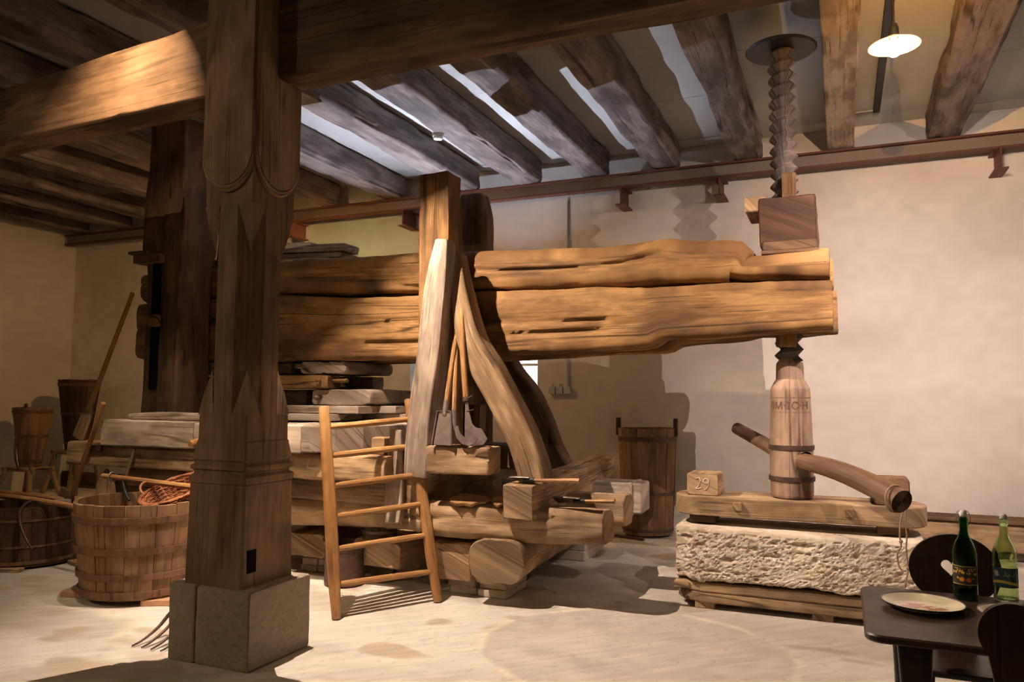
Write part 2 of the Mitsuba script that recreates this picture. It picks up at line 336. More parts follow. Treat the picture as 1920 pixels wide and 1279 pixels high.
def put(name, mesh, mat, parent=None, smooth=True, label=None, cat_=None, group=None, kind=None, **more):
    k = key_for(name, parent)
    scene[k] = mikit.ply((mesh[0], mesh[1]), mat, smooth=smooth, uv=mesh[2], **more)
    d = {}
    if label: d['label'] = label
    if cat_: d['category'] = cat_
    if group: d['group'] = group
    if kind: d['kind'] = kind
    if d: labels[k] = d
    return k
def thing(name, label, cat_, group=None, kind=None):
    k = key_for(name)
    labels[k] = {'label': label, 'category': cat_}
    if group: labels[k]['group'] = group
    if kind: labels[k]['kind'] = kind
    return k
def bx(x0, x1, y0, y1, z0, z1, bevel=0.0, grain='x'):
    return extrude(sbox(x0, y0, x1, y1), z0, z1, bevel, grain=grain)

# ================================================================== THE ROOM
XL, XR, YF, YB, ZC = -12.3, 4.4, -4.0, 9.25, 4.62
WX0, WX1, WZ0, WZ1 = -5.50, -3.60, 1.40, 2.75
put('floor', bx(XL-.3, XR+.3, YF-.3, YB+.5, -0.25, 0.0), 'mat_floor', smooth=False, kind='structure', label='pale worn concrete floor with a darker round patch of screed')
put('wall_back', cat([bx(XL-.3, WX0, YB, YB+.45, 0, ZC), bx(WX1, XR+.3, YB, YB+.45, 0, ZC), bx(WX0, WX1, YB, YB+.45, 0, WZ0), bx(WX0, WX1, YB, YB+.45, WZ1, ZC)]),
    'mat_plaster', smooth=False, kind='structure', label='cream plastered back wall behind the wine press')
put('wall_left', bx(XL-.3, XL, YF, YB, 0, ZC), 'mat_plaster', smooth=False, kind='structure', label='cream plastered side wall at the far left')
put('wall_right', cat([bx(XR, XR+.3, YF, 5.7, 0, ZC), bx(XR, XR+.3, 7.1, YB, 0, ZC), bx(XR, XR+.3, 5.7, 7.1, 0, 1.0), bx(XR, XR+.3, 5.7, 7.1, 2.7, ZC)]), 'mat_plaster', smooth=False, kind='structure', label='plastered side wall at the right, outside the picture')
put('wall_front', bx(XL-.3, XR+.3, YF-.3, YF, 0, ZC), 'mat_plaster', smooth=False, kind='structure', label='plastered wall behind the camera, outside the picture')
put('ceiling', bx(XL-.3, XR+.3, YF-.3, YB+.45, ZC+0.012, ZC+0.25), 'mat_ceiling', smooth=False, kind='structure', label='pale plaster ceiling in bays between dark joists')
# window with its frame, bars and panes
put('window_1', cat([bx(WX0, WX0+.08, YB+.2, YB+.27, WZ0, WZ1), bx(WX1-.08, WX1, YB+.2, YB+.27, WZ0, WZ1), bx(WX0, WX1, YB+.2, YB+.27, WZ0, WZ0+.09), bx(WX0, WX1, YB+.2, YB+.27, WZ1-.09, WZ1)]),
    'mat_white_paint', smooth=False, kind='structure', label='bright white framed window low in the back wall behind the press')
for x in (WX0+.60, (WX0+WX1)/2, WX1-.60):
    put('mullion', bx(x-.028, x+.028, YB+.205, YB+.265, WZ0+.09, WZ1-.09), 'mat_white_paint', 'window_1', smooth=False)
put('glazing_bar', bx(WX0+.08, WX1-.08, YB+.215, YB+.25, 1.98, 2.01), 'mat_white_paint', 'window_1', smooth=False)
for i in range(4):
    a = [WX0+.08, WX0+.60, (WX0+WX1)/2, WX1-.60, WX1-.08]
    v = np.array([[a[i], YB+.235, WZ0+.09], [a[i+1], YB+.235, WZ0+.09], [a[i+1], YB+.235, WZ1-.09], [a[i], YB+.235, WZ1-.09]])
    put('pane', (v, np.array([[0, 1, 2], [0, 2, 3]]), v[:, :2]), 'mat_pane', 'window_1', smooth=False)
put('sill', bx(WX0+.01, WX1-.01, YB-.03, YB+.2, WZ0-.005, WZ0+.03), 'mat_white_paint', 'window_1', smooth=False)

put('window_2', cat([bx(XR+.14, XR+.22, 5.7, 5.76, 1.0, 2.7), bx(XR+.14, XR+.22, 7.04, 7.1, 1.0, 2.7), bx(XR+.14, XR+.22, 5.7, 7.1, 1.0, 1.06), bx(XR+.14, XR+.22, 5.7, 7.1, 2.64, 2.7), bx(XR+.15, XR+.21, 6.38, 6.42, 1.0, 2.7)]), 'mat_white_paint', smooth=False, kind='structure', label='open window in the right wall, outside the picture')
# joists, and the ceiling boards of each bay
JX = [-11.85, -10.85, -9.85, -8.75, -7.62, -6.72, -5.66, -4.50, -3.64, -2.74, -1.87, -.93, .05, 1.04, 2.05, 3.1]
JW = [.32, .32, .32, .34, .32, .33, .36, .34, .37, .36, .34, .32, .27, .34, .32, .32]
JL = {-11.85: 'outermost dark joist close to the left wall', -10.85: 'second dark joist counted from the left wall', -9.85: 'third dark joist counted from the left wall', -8.75: 'dark waney joist above the hods, fourth from the left wall',
      2.05: 'joist at the top right corner of the picture, right of the orange-lit one', 3.1: 'rightmost ceiling joist, outside the picture', -7.62: 'far-left hewn ceiling joist, dark, behind the carved post', -6.72: 'dark hewn ceiling joist that ends above the yellow glow on the back wall',
      -5.66: 'hewn ceiling joist with cold light on its end, next left of the tall press upright', -4.50: 'cracked grey ceiling joist directly above the tall press upright',
      -3.64: 'cold-lit ceiling joist carrying the white smoke detector', -2.74: 'grey waney ceiling joist, first to the right of the one with the smoke detector',
      -1.87: 'ceiling joist split by one long crack, third from the wooden screw to its left', -.93: 'mottled patched ceiling joist just left of the wooden screw',
      .05: 'straight pale sawn ceiling joist with knots, just right of the wooden screw', 1.04: 'pale cracked ceiling joist lit orange by the pendant lamp beside it'}
for i, (x, w) in enumerate(zip(JX, JW)):
    sawn = x == .05
    def md(s, W, i=i, sawn=sawn):
        W = W.copy(); W[:, 0] *= 1 + (0.02 if sawn else 0.14)*(meshkit.fbm(np.stack([s*0.8, s*0+i, s*0], 1), 3, i)-.5)*2; return W
    lab = JL.get(x)
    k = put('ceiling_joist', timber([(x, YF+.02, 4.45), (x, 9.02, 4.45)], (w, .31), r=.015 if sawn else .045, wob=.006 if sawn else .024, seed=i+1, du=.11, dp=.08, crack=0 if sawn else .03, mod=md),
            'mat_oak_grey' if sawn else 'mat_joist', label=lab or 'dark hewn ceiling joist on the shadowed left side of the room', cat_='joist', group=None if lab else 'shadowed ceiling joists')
for i in range(len(JX)-1):
    x0, x1 = JX[i]+JW[i]/2-.03, JX[i+1]-JW[i+1]/2+.03
    if x1 < -9.5: continue
    y = 2.2 + 0.37*(i % 3)
    while y < YB-.02:
        y1 = min(y+1.28, YB)
        put('panel', bx(x0, x1, y+.003, y1-.003, ZC-.012 + 0.002*((i*7+int(y*10)) % 3), ZC+.012, grain='x'), 'mat_ceiling', 'ceiling', smooth=False)
        y = y1
# steel rail along the wall under the joist ends, on stub brackets
rail = thing('steel_rail', 'rust-brown steel rail running along the back wall under the joist ends', 'rail')
put('top_flange', bx(-12.2, XR-.05, 8.95, 9.06, 4.268, 4.29), 'mat_rail_red', rail, smooth=False, label='rust-brown top flange')
put('bottom_flange', bx(-12.2, XR-.05, 8.95, 9.06, 4.115, 4.137), 'mat_rail_red', rail, smooth=False, label='rust-brown bottom flange')
put('web', bx(-12.2, XR-.05, 9.0, 9.05, 4.14, 4.265), 'mat_rail_web', rail, smooth=False, label='pale grey web')
for x, lab in [(-7.35, 'brown steel stub bracket under the rail beside the carved post'), (-5.45, 'brown steel stub bracket under the rail, just left of the tall press upright'),
               (-2.40, 'brown steel stub bracket under the rail above the middle of the lever beam'), (-1.24, 'brown steel stub bracket under the rail, nearest the wooden screw'),
               (1.53, 'brown steel stub bracket under the rail at the far right')]:
    b = thing('rail_bracket', lab, 'bracket', 'steel stub brackets under the rail')
    put('web', bx(x-.008, x+.008, 8.90, 9.26, 3.90, 4.10), 'mat_rail_red', b, smooth=False)
    put('flange', bx(x-.06, x+.06, 8.90, 9.26, 4.10, 4.116), 'mat_rail_red', b, smooth=False)
    put('flange', bx(x-.06, x+.06, 8.88, 9.26, 3.885, 3.90), 'mat_rail_red', b, smooth=False)

# ------------------------------------------------------------------ carved post on its stone plinth, and the cross beams
PX, PY = -3.42, 3.76
def ring8(z, hx, hy, c, cx=PX, cy=PY):
    """Square of half widths hx, hy with corners cut by c, as 8 points."""
    p = [(hx, -hy+c), (hx, hy-c), (hx-c, hy), (-hx+c, hy), (-hx, hy-c), (-hx, -hy+c), (-hx+c, -hy), (hx-c, -hy)]
    return np.array([(cx+x, cy+y, z) for x, y in p])
def loft8(rings, wob=.004, seed=3):
    v0 = next_piece(); rings = [np.vstack([r, r[:1]]) for r in rings]
    fine = []
    for a, b in zip(rings[:-1], rings[1:]):
        m = max(1, int(abs(b[0][2]-a[0][2])/0.09)) if np.linalg.norm(a-b) > .05 else 1
        fine += [a + (b-a)*t/m for t in range(m)]
    fine.append(rings[-1])
    def sub(r):
        out = []
        for q in range(8):
            m = 5 if np.linalg.norm(r[q+1]-r[q]) > -1 else 1
            out += [r[q] + (r[q+1]-r[q])*t/m for t in range(m)]
        out.append(r[8]); return np.array(out)
    P = np.array([sub(r) for r in fine])
    d = wob*2*(meshkit.fbm(P*np.array([5, 5, 2.2])+seed, 3, seed)-.5)
    n = P - P.mean(1, keepdims=True); n[..., 2] = 0; n /= np.maximum(np.linalg.norm(n, axis=-1, keepdims=True), 1e-6)
    P = P + n*d[..., None]
    k, N = P.shape[:2]
    per = np.r_[0, np.cumsum(np.linalg.norm(np.diff(P[k//2], axis=0), axis=1))]
    v0 = 415.0
    U = np.stack([P[..., 2], P[..., 0] + .83*P[..., 1] + v0], -1)
    parts = [(P.reshape(-1, 3), grid_faces(k, N)[:, ::-1], U.reshape(-1, 2))]
    for q in (0, -1):
        c = P[q][:-1]; i = np.arange(N-1)
        f = np.stack([i, (i+1) % (N-1), np.full(N-1, N-1)], 1)
        parts.append((np.vstack([c, c.mean(0)]), f[:, ::-1] if q == 0 else f, np.zeros((N, 2)) + [0, v0]))
    return cat(parts)
post = thing('carved_post', 'massive carved oak post with chamfered shaft on a grey stone plinth', 'post')
H, HB = .215, .188
MP = 'mat_post'
put('lower_block', loft8([ring8(.44, H+.01, H+.01, .012), ring8(.9, H, H, .012), ring8(1.04, H, H, .012), ring8(1.05, H-.01, H-.01, .012)], .006), MP, post, smooth=False)
put('base_moulding', loft8([ring8(1.045, H+.004, H+.004, .01), ring8(1.085, H+.006, H+.006, .01), ring8(1.10, H-.014, H-.014, .01), ring8(1.118, H-.014, H-.014, .01), ring8(1.128, H+.002, H+.002, .01),
                            ring8(1.148, H+.002, H+.002, .01), ring8(1.158, H-.014, H-.014, .01), ring8(1.172, H-.014, H-.014, .01), ring8(1.185, H-.004, H-.004, .01), ring8(1.268, HB+.008, HB+.008, .01), ring8(1.29, HB+.006, HB+.006, .01), ring8(1.30, HB-.01, HB-.01, .01)], .003),
    MP, post, smooth=False, label='moulded band at the foot of the shaft')
CH = .118
sh = [(1.29, HB, .008), (1.448, HB, .010), (1.452, HB, CH), (2.728, HB, CH), (2.732, HB, .010), (2.95, HB+.006, .010), (3.2, HB+.008, .01), (4.265, HB+.008, .01)]
put('shaft', loft8([ring8(z, h, h, c) for z, h, c in sh], .004), MP, post, smooth=False)
def pyramid(sx, sy, zb, za):
    """Stop on a chamfer: the square corner carried on, dying into the chamfer at the apex."""
    h, c = HB+.001, CH-.004
    zm = zb + .45*(za-zb); k = .70
    a = np.array([PX+sx*h, PY+sy*(h-c), zb]); b = np.array([PX+sx*(h-c), PY+sy*h, zb]); q = np.array([PX+sx*h, PY+sy*h, zb])
    t = np.array([PX+sx*(h-c/2+.004), PY+sy*(h-c/2+.004), za])
    m_ = np.array([PX+sx*(h-c*.17), PY+sy*(h-c*.17), zm]); am = (a+t)/2 + (a-t)*.05; bm = (b+t)/2 + (b-t)*.05
    am[2] = bm[2] = zm; 
    V = np.array([a, b, q, am, bm, m_, t]); F = [[0, 2, 5], [0, 5, 3], [2, 1, 4], [2, 4, 5], [3, 5, 6], [5, 4, 6], [0, 3, 6], [0, 6, 1], [1, 6, 4], [0, 1, 2]]
    tm = trimesh.Trimesh(V, F, process=False); 
    tm = trimesh.convex.convex_hull(V)
    v = np.array(tm.vertices)[np.array(tm.faces).ravel()]; f = np.arange(len(v)).reshape(-1, 3)
    return v, f, np.stack([v[:, 2], v[:, 0]+v[:, 1]*.83+415.0], 1)
for sx in (1, -1):
    for sy in (1, -1):
        put('chamfer_stop', pyramid(sx, sy, 1.45, 1.73), MP, post, smooth=False)
        put('chamfer_stop', pyramid(sx, sy, 2.73, 2.44), MP, post, smooth=False)
# rounded tongues of the capital with a roll along each edge
for k in range(4):
    hw, zc = .190, 3.05
    sh_ = Polygon([(-hw, 4.26), (-hw, zc)] + [(hw*math.cos(a), zc + .20*math.sin(a)) for a in np.linspace(math.pi, 2*math.pi, 25)] + [(hw, zc), (hw, 4.26)])
    m = extrude(sh_, .185, .222, axis='y', grain='z')
    v = m[0].copy(); v[:, 1] = -v[:, 1]; f_ = m[1][:, ::-1]
    tg = put('capital_tongue', xf((v, f_, m[2]), rotz(k*math.pi/2, (PX, PY, 0))), MP, post, smooth=False, label='rounded tongue of the capital' if k in (0, 1) else None)
    for q, (off, rr) in enumerate(((.004, .013), (.027, .011))):
        path = [((hw+.004)*math.cos(a), -.205+.006*q, zc - off*abs(math.sin(a)) + .206*math.sin(a)) for a in np.linspace(1.05*math.pi, 1.95*math.pi, 30)]
        put('capital_roll', xf(tube(path, rr, 8), rotz(k*math.pi/2, (PX, PY, 0))), MP, tg)
# square mortise hole in the right face near the foot
put('mortise', bx(PX+H-.01, PX+H+.012, 3.575, 3.645, .535, .665), 'mat_dark_hole', post, smooth=False, label='dark square mortise hole near the foot')
pl = thing('stone_plinth', 'grey stone block with a vertical joint carrying the carved post', 'plinth')
put('stone', timber([(-3.725, 3.785, .225), (-3.525, 3.785, .225)], (.55, .45), r=.012, wob=.008, seed=4, du=.06, dp=.06, arc=2), 'mat_plinth', pl)
put('stone', timber([(-3.512, 3.785, .225), (-3.115, 3.785, .225)], (.55, .45), r=.014, wob=.010, seed=9, du=.06, dp=.06, arc=2), 'mat_plinth', pl)
# cross beams framed into the post
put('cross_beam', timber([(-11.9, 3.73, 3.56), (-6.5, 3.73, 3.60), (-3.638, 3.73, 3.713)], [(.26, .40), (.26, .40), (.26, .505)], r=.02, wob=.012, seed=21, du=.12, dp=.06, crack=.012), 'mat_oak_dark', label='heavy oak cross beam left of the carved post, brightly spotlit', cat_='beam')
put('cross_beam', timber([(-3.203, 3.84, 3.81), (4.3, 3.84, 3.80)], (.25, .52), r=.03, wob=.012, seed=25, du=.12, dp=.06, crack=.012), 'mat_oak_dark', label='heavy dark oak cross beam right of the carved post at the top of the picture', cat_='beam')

# ================================================================== THE WINE PRESS
press = thing('wine_press', 'giant old oak lever wine press filling the middle of the room', 'wine press')
OG, OL, OD, OY = 'mat_oak_golden', 'mat_oak_log', 'mat_oak_dark', 'mat_oak_grey'
def lower_profile(s, W):
    W = W.copy(); return W
def lever(name, y, x0, x1, pts, seed, r, w, lab):
    """pts: (x, zbottom, ztop) along the beam."""
    pts = [p for p in pts]
    path = [(x, y, (a+b)/2) for x, a, b in pts]; size = [(w, b-a) for x, a, b in pts]
    return put(name, timber(path, size, r=r, wob=.022, seed=seed, du=.05, dp=.035, crack=.035, fine=.006, freq=1.6), OG, press, label=lab)
LOW = [(-6.86, 1.95, 2.53), (-5.6, 1.91, 2.54), (-4.9, 1.91, 2.53), (-4.2, 1.90, 2.49), (-3.4, 1.90, 2.465), (-2.8, 1.915, 2.465), (-2.15, 1.935, 2.455), (-1.6, 1.95, 2.45), (-1.42, 1.952, 2.445), (-1.30, 2.005, 2.44), (-.9, 2.03, 2.435), (-.045, 2.07, 2.42)]
UPP = [(-6.83, 2.545, 2.86), (-5.6, 2.55, 2.87), (-4.8, 2.54, 2.885), (-3.7, 2.50, 2.865), (-2.9, 2.475, 2.835), (-2.1, 2.47, 2.80), (-1.6, 2.465, 2.80), (-1.32, 2.46, 2.83), (-1.05, 2.455, 2.785), (-.70, 2.45, 2.765), (-.672, 2.45, 2.655), (-.06, 2.43, 2.665)]
lever('lever_beam', 6.04, 0, 0, LOW, 31, .055, .32, 'thick lower front lever beam with an adzed facet')
lever('lever_beam', 6.05, 0, 0, UPP, 35, .095, .31, 'rounded upper front lever beam with long cracks')
lever('lever_beam', 6.57, 0, 0, [(x+.03, a, b) for x, a, b in LOW], 41, .05, .31, 'lower rear lever beam')
lever('lever_beam', 6.56, 0, 0, [(x+.02, a, b) for x, a, b in UPP], 45, .09, .30, 'upper rear lever beam')
# uprights
put('upright', timber([(-3.10, 5.73, .92), (-3.11, 5.73, 2.2), (-3.14, 5.73, 3.46)], [(.30, .26), (.30, .26), (.285, .25)], up=(0, 1, 0), r=.014, wob=.008, seed=51, du=.07, dp=.05, crack=.02), 'mat_oak_golden', press, label='tall front upright with a split top')
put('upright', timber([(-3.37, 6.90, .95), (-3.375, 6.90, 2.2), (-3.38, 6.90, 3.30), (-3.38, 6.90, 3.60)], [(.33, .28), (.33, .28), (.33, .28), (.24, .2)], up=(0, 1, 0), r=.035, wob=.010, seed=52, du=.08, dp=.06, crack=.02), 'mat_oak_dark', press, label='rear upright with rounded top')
# curved braces
put('brace', timber([(-2.955, 5.50, 2.84), (-3.00, 5.48, 2.36), (-3.03, 5.47, 1.93), (-3.09, 5.46, 1.48), (-3.14, 5.47, .93)], [(.12, .16), (.20, .20), (.205, .22), (.205, .23), (.22, .22)], up=(0, 1, 0), r=.018, wob=.007, seed=55, du=.05, dp=.05), 'mat_oak_grey', press, label='pale curved brace leaning on the front upright')
put('brace', timber([(-2.90, 5.64, 2.75), (-2.83, 5.60, 2.36), (-2.73, 5.57, 2.02), (-2.56, 5.55, 1.75), (-2.41, 5.55, 1.50), (-2.27, 5.55, 1.24), (-2.16, 5.56, .90)], [(.09, .15), (.15, .2), (.20, .22), (.23, .22), (.22, .22), (.22, .22), (.23, .22)], up=(0, 1, 0), r=.03, wob=.008, seed=56, du=.05, dp=.05), 'mat_oak_log', press, label='crooked brown brace slanting down to the right in front')
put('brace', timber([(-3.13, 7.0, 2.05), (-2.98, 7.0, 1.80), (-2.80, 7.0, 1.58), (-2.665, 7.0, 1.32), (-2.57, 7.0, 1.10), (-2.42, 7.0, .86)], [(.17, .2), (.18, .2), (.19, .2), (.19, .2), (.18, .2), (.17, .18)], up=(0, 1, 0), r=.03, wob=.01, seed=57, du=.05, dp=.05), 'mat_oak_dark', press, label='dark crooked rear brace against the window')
# rear pair of standards at the left end, with tenon collar
def standard(y, seed, lab):
    cx = -6.0 if y < 6 else -6.38
    put('standard', timber([(cx, y, 1.33), (cx, y, 1.9), (cx, y, 2.7), (cx, y, 2.83), (cx-.01, y, 3.0), (cx, y, 3.35), (cx, y, 3.75), (cx-.02, y, 4.255)],
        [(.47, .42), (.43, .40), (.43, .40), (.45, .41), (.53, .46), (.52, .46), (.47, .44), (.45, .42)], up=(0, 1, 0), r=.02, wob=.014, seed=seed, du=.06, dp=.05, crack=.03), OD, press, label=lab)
standard(5.64, 61, 'carved front standard at the left end of the levers')
standard(7.0, 63, 'rear standard at the left end of the levers')
put('slot', bx(-6.115, -6.025, 5.415, 5.437, 1.62, 2.83), 'mat_dark_hole', press, smooth=False, label='dark slot in the front standard')
put('collar', bx(-6.32, -5.98, 5.36, 5.50, 2.84, 2.93, .008), OD, press, smooth=False, label='wooden tenon through the front standard')
put('collar', bx(-6.37, -6.12, 5.34, 5.48, 2.93, 2.96, .004), OD, press, smooth=False)
put('wedge', bx(-6.14, -6.0, 5.39, 5.43, 2.22, 2.34, .01), OG, press, smooth=False)
# bed of thick planks, rounded at its right end
plan = Polygon([(-6.36, 5.12), (-3.98, 5.12), (-3.80, 5.22), (-3.66, 5.42), (-3.60, 5.72), (-3.58, 6.3), (-3.60, 6.9), (-3.75, 7.4), (-4.0, 7.62), (-6.36, 7.62)])
cuts = [-6.40, -5.22, -4.40, -4.06, -3.5]
for i, (a, b) in enumerate(zip(cuts[:-1], cuts[1:])):
    p = plan.intersection(sbox(a+.004, 5.0, b-.004, 7.8))
    z1 = [1.335, 1.325, 1.33, 1.325][i]
    hull = extrude(p, 1.095 + .01*(i % 2), z1, .012, grain='x')
    put('bed_plank', hull, OY, press, smooth=False, label='pale weathered plank of the press bed' if i == 0 else None)
put('bed_rim', timber([(-6.15, 5.30, 1.362), (-5.7, 5.28, 1.372), (-5.2, 5.26, 1.372)], [(.14, .05), (.16, .075), (.16, .075)], r=.02, wob=.008, seed=70, du=.08), OY, press)
put('bung', tube([(-5.17, 5.125, 1.16), (-5.175, 5.04, 1.145)], [.035, .028], 12), 'mat_pine', press, label='round wooden bung in the bed')
put('bung_hole', bx(-5.14, -5.085, 5.098, 5.122, 1.10, 1.20), 'mat_dark_hole', press, smooth=False)
# timbers under the bed
put('bearer', timber([(-6.93, 5.36, 1.005), (-5.2, 5.36, .99), (-3.32, 5.38, .985)], [(.30, .22), (.30, .21), (.30, .21)], r=.025, wob=.012, seed=71, du=.08, dp=.07, crack=.02), OL, press, label='long bearer under the bed with its end sticking out at the left')
put('bearer', timber([(-6.3, 5.52, .79), (-3.42, 5.54, .775)], (.3, .18), r=.03, wob=.012, seed=72, du=.1, dp=.07, crack=.02), OL, press)
put('bearer', timber([(-6.2, 6.5, .98), (-3.2, 6.5, .98)], (.36, .22), r=.03, wob=.012, seed=73, du=.12, dp=.1), OL, press)
put('bearer', timber([(-6.2, 7.3, .98), (-2.7, 7.3, .98)], (.36, .22), r=.03, wob=.012, seed=74, du=.12, dp=.1), OL, press)
put('stub_beam', timber([(-3.01, 5.44, 1.075), (-2.7, 5.44, 1.08), (-2.47, 5.44, 1.08)], [(.25, .215), (.25, .22), (.24, .215)], r=.02, wob=.014, seed=75, du=.03, dp=.035, crack=.03, fine=.006), OL, press, label='split beam end on which the hand tools stand')
put('stub_beam', timber([(-3.0, 6.2, 1.06), (-2.55, 6.2, 1.06)], (.4, .2), r=.02, wob=.008, seed=76, du=.08, dp=.08), OD, press)
put('board', bx(-3.02, -2.86, 5.98, 6.1, 1.16, 1.50, .006, grain='z'), OD, press, smooth=False)
# sleepers that carry the uprights (running to the wall)
put('sleeper', timber([(-2.235, 5.34, .785), (-2.24, 6.2, .80), (-2.30, 7.78, .83)], [(.245, .255), (.25, .26), (.25, .26)], r=.012, wob=.006, seed=81, du=.06, dp=.05), OL, press, label='squared sleeper end under the crooked brace')
put('sleeper', timber([(-3.22, 5.40, .735), (-3.2, 6.4, .78), (-3.1, 7.8, .83)], [(.28, .38), (.28, .36), (.28, .34)], r=.02, wob=.012, seed=82, du=.07, dp=.06), OL, press, label='deep sleeper under the front upright')
put('sleeper', timber([(-4.75, 5.75, .735), (-4.75, 7.8, .78)], (.3, .36), r=.02, wob=.012, seed=83, du=.12, dp=.1), OL, press)
put('sleeper', timber([(-6.1, 5.75, .735), (-6.1, 7.8, .78)], (.3, .36), r=.02, wob=.012, seed=84, du=.12, dp=.1), OL, press)
put('cheek', timber([(-3.30, 5.36, 1.30), (-3.31, 5.36, .93), (-3.30, 5.33, .56)], [(.10, .05), (.15, .05), (.17, .05)], up=(0, 1, 0), r=.012, wob=.006, seed=85, du=.05, dp=.05), OY, press, label='pale board on the face of the sleeper')
put('knuckle', bx(-3.50, -3.38, 5.30, 5.42, 1.10, 1.24, .012), OL, press, smooth=False)
# long logs on the cross logs
put('log', timber([(-6.5, 5.57, .60), (-4.9, 5.57, .575), (-3.3, 5.57, .605), (-2.3, 5.57, .60), (-1.60, 5.57, .62)], [(.30, .24), (.32, .25), (.33, .27), (.32, .28), (.30, .245)], r=.085, wob=.018, seed=91, du=.05, dp=.035, crack=.02, fine=.005), OL, press, label='long front log with a bright sawn end')
put('log', timber([(-6.5, 6.2, .65), (-1.62, 6.22, .655)], (.29, .25), r=.07, wob=.014, seed=92, du=.07, dp=.05, crack=.02), OL, press, label='second long log with a rounded end')
put('log', timber([(-6.5, 7.02, .66), (-1.68, 7.05, .66)], (.36, .27), r=.02, wob=.012, seed=93, du=.08, dp=.06, crack=.02), OY, press, label='third long log, squared at the end')
put('clamp_board', bx(-1.80, -1.755, 6.855, 7.245, .505, .80, .008, grain='y'), OY, press, smooth=False)
# cross logs on the ground supports
put('cross_log', timber([(-2.405, 5.34, .335), (-2.43, 5.9, .345), (-2.45, 6.8, .33), (-2.47, 7.9, .32)], [(.45, .33), (.44, .29), (.40, .27), (.36, .26)], r=.13, wob=.026, seed=101, du=.04, dp=.035, crack=.02, fine=.006), OL, press, label='round-ended cross log on a stack of flat stones')
put('cross_log', timber([(-2.865, 5.47, .275), (-2.87, 6.2, .29), (-2.9, 7.9, .31)], [(.37, .29), (.36, .27), (.34, .26)], r=.03, wob=.016, seed=102, du=.05, dp=.045, crack=.02, fine=.004), OL, press, label='squared cross log beside the ladder foot')
put('cross_log', timber([(-3.56, 5.50, .265), (-3.5, 6.2, .29), (-3.5, 7.9, .31)], [(.50, .21), (.46, .24), (.4, .26)], r=.05, wob=.018, seed=103, du=.06, dp=.05), OL, press, label='cross log seen between the rungs of the ladder')
put('cross_log', timber([(-4.30, 5.50, .285), (-4.3, 7.9, .31)], [(.42, .20), (.4, .26)], r=.04, wob=.018, seed=104, du=.06, dp=.05), OL, press)
put('cross_log', timber([(-6.0, 5.6, .285), (-6.0, 7.9, .31)], [(.42, .22), (.4, .26)], r=.04, wob=.018, seed=105, du=.08, dp=.08), OL, press)
put('screw_plug', timber([(-.385, 6.24, 1.96), (-.375, 6.24, 2.14)], (.15, .10), up=(0, 1, 0), r=.03, wob=.006, seed=106, du=.05, dp=.05), OG, press)

# flat stones and bricks that level the press
def stack(x0, x1, y0, y1, ztop, layers, nx, seed, lab, group, ny=2):
    r_ = np.random.default_rng(seed); h = ztop/layers
    for l in range(layers):
        for i in range(nx):
            for j in range(ny):
                sx, sy = (x1-x0)/nx, (y1-y0)/ny
                c = (x0+sx*(i+.5)+r_.uniform(-.012, .012), y0+sy*(j+.5)+r_.uniform(-.012, .012), h*(l+.5))
                put('levelling_stone', block(c, (sx*r_.uniform(.9, .985), sy*.96, h*.97), rot=r_.uniform(-.05, .05), r=.008, wob=.006, seed=seed*10+l*4+i), 'mat_brick', smooth=False, label=f"{['bottom', 'middle' if layers > 2 else 'top', 'top'][l]}-layer {['left', 'right'][i] + ' ' if nx > 1 else ''}{['front', 'back'][j] + ' ' if ny > 1 else ''}" + lab, cat_='stone', group=group)
stack(-2.94, -2.42, 5.58, 6.02, .185, 3, 2, 1, 'flat pale stone stacked under the round-ended cross log', 'flat stones under the near cross logs')
stack(-3.84, -3.36, 5.84, 6.2, .165, 3, 2, 2, 'flat stone stacked under the cross log behind the ladder', 'flat stones behind the ladder', 1)
stack(-4.50, -4.14, 5.72, 6.0, .185, 3, 2, 3, 'flat stone stacked under the log between post and iron pot', 'flat stones beside the iron pot', 1)
stack(-2.66, -2.30, 7.15, 7.85, .19, 2, 1, 4, 'flat stone under the far end of the cross logs', 'flat stones under the far log ends')
stack(-3.05, -2.72, 7.2, 7.8, .18, 2, 1, 6, 'flat stone under the far end of the cross logs', 'flat stones under the far log ends', 1)
stack(-6.15, -5.85, 5.8, 6.1, .175, 2, 1, 5, 'flat stone under the cross log at the shadowed left', 'flat stones at the shadowed left', 1)

# pressing blocks piled on the bed under the lever
PB = 'pressing blocks piled under the lever'
def pblock(p0, p1, size, lab, seed, mat=OY, r=.02, pegs=(), **kw):
    t = thing('pressing_block', lab, 'wooden block', None)
    bk_ = put('block', timber([p0, p1], size, r=r, wob=.010, seed=seed, du=.05, dp=.05, crack=.02, **kw), mat, t)
    for a, b, rr in pegs: put('peg', tube([a, b], rr, 8), mat, bk_)
pblock((-4.50, 5.96, 1.835), (-4.48, 6.75, 1.835), (.54, .125), 'bluish grey block with rounded end, topmost of the pile under the lever', 111, r=.05, pegs=[((-4.74, 6.0, 1.85), (-4.72, 5.86, 1.845), .022)])
pblock((-5.16, 6.02, 1.835), (-5.15, 6.75, 1.835), (.5, .12), 'dark block beside the topmost grey block under the lever, half hidden by the carved post', 112, mat=OD)
pblock((-6.15, 6.02, 1.845), (-6.15, 6.75, 1.845), (.44, .13), 'bluish grey block under the lever seen between standard and carved post', 113)
pblock((-6.35, 6.04, 1.70), (-4.42, 6.04, 1.70), (.22, .125), 'long warm brown bar of the middle layer under the lever', 114, mat=OG, pegs=[((-4.56, 6.0, 1.71), (-4.47, 5.86, 1.70), .024), ((-4.5, 6.04, 1.715), (-4.24, 6.0, 1.71), .02)])
pblock((-6.35, 6.58, 1.70), (-4.28, 6.58, 1.70), (.22, .125), 'rear grey bar of the middle layer under the lever', 115)
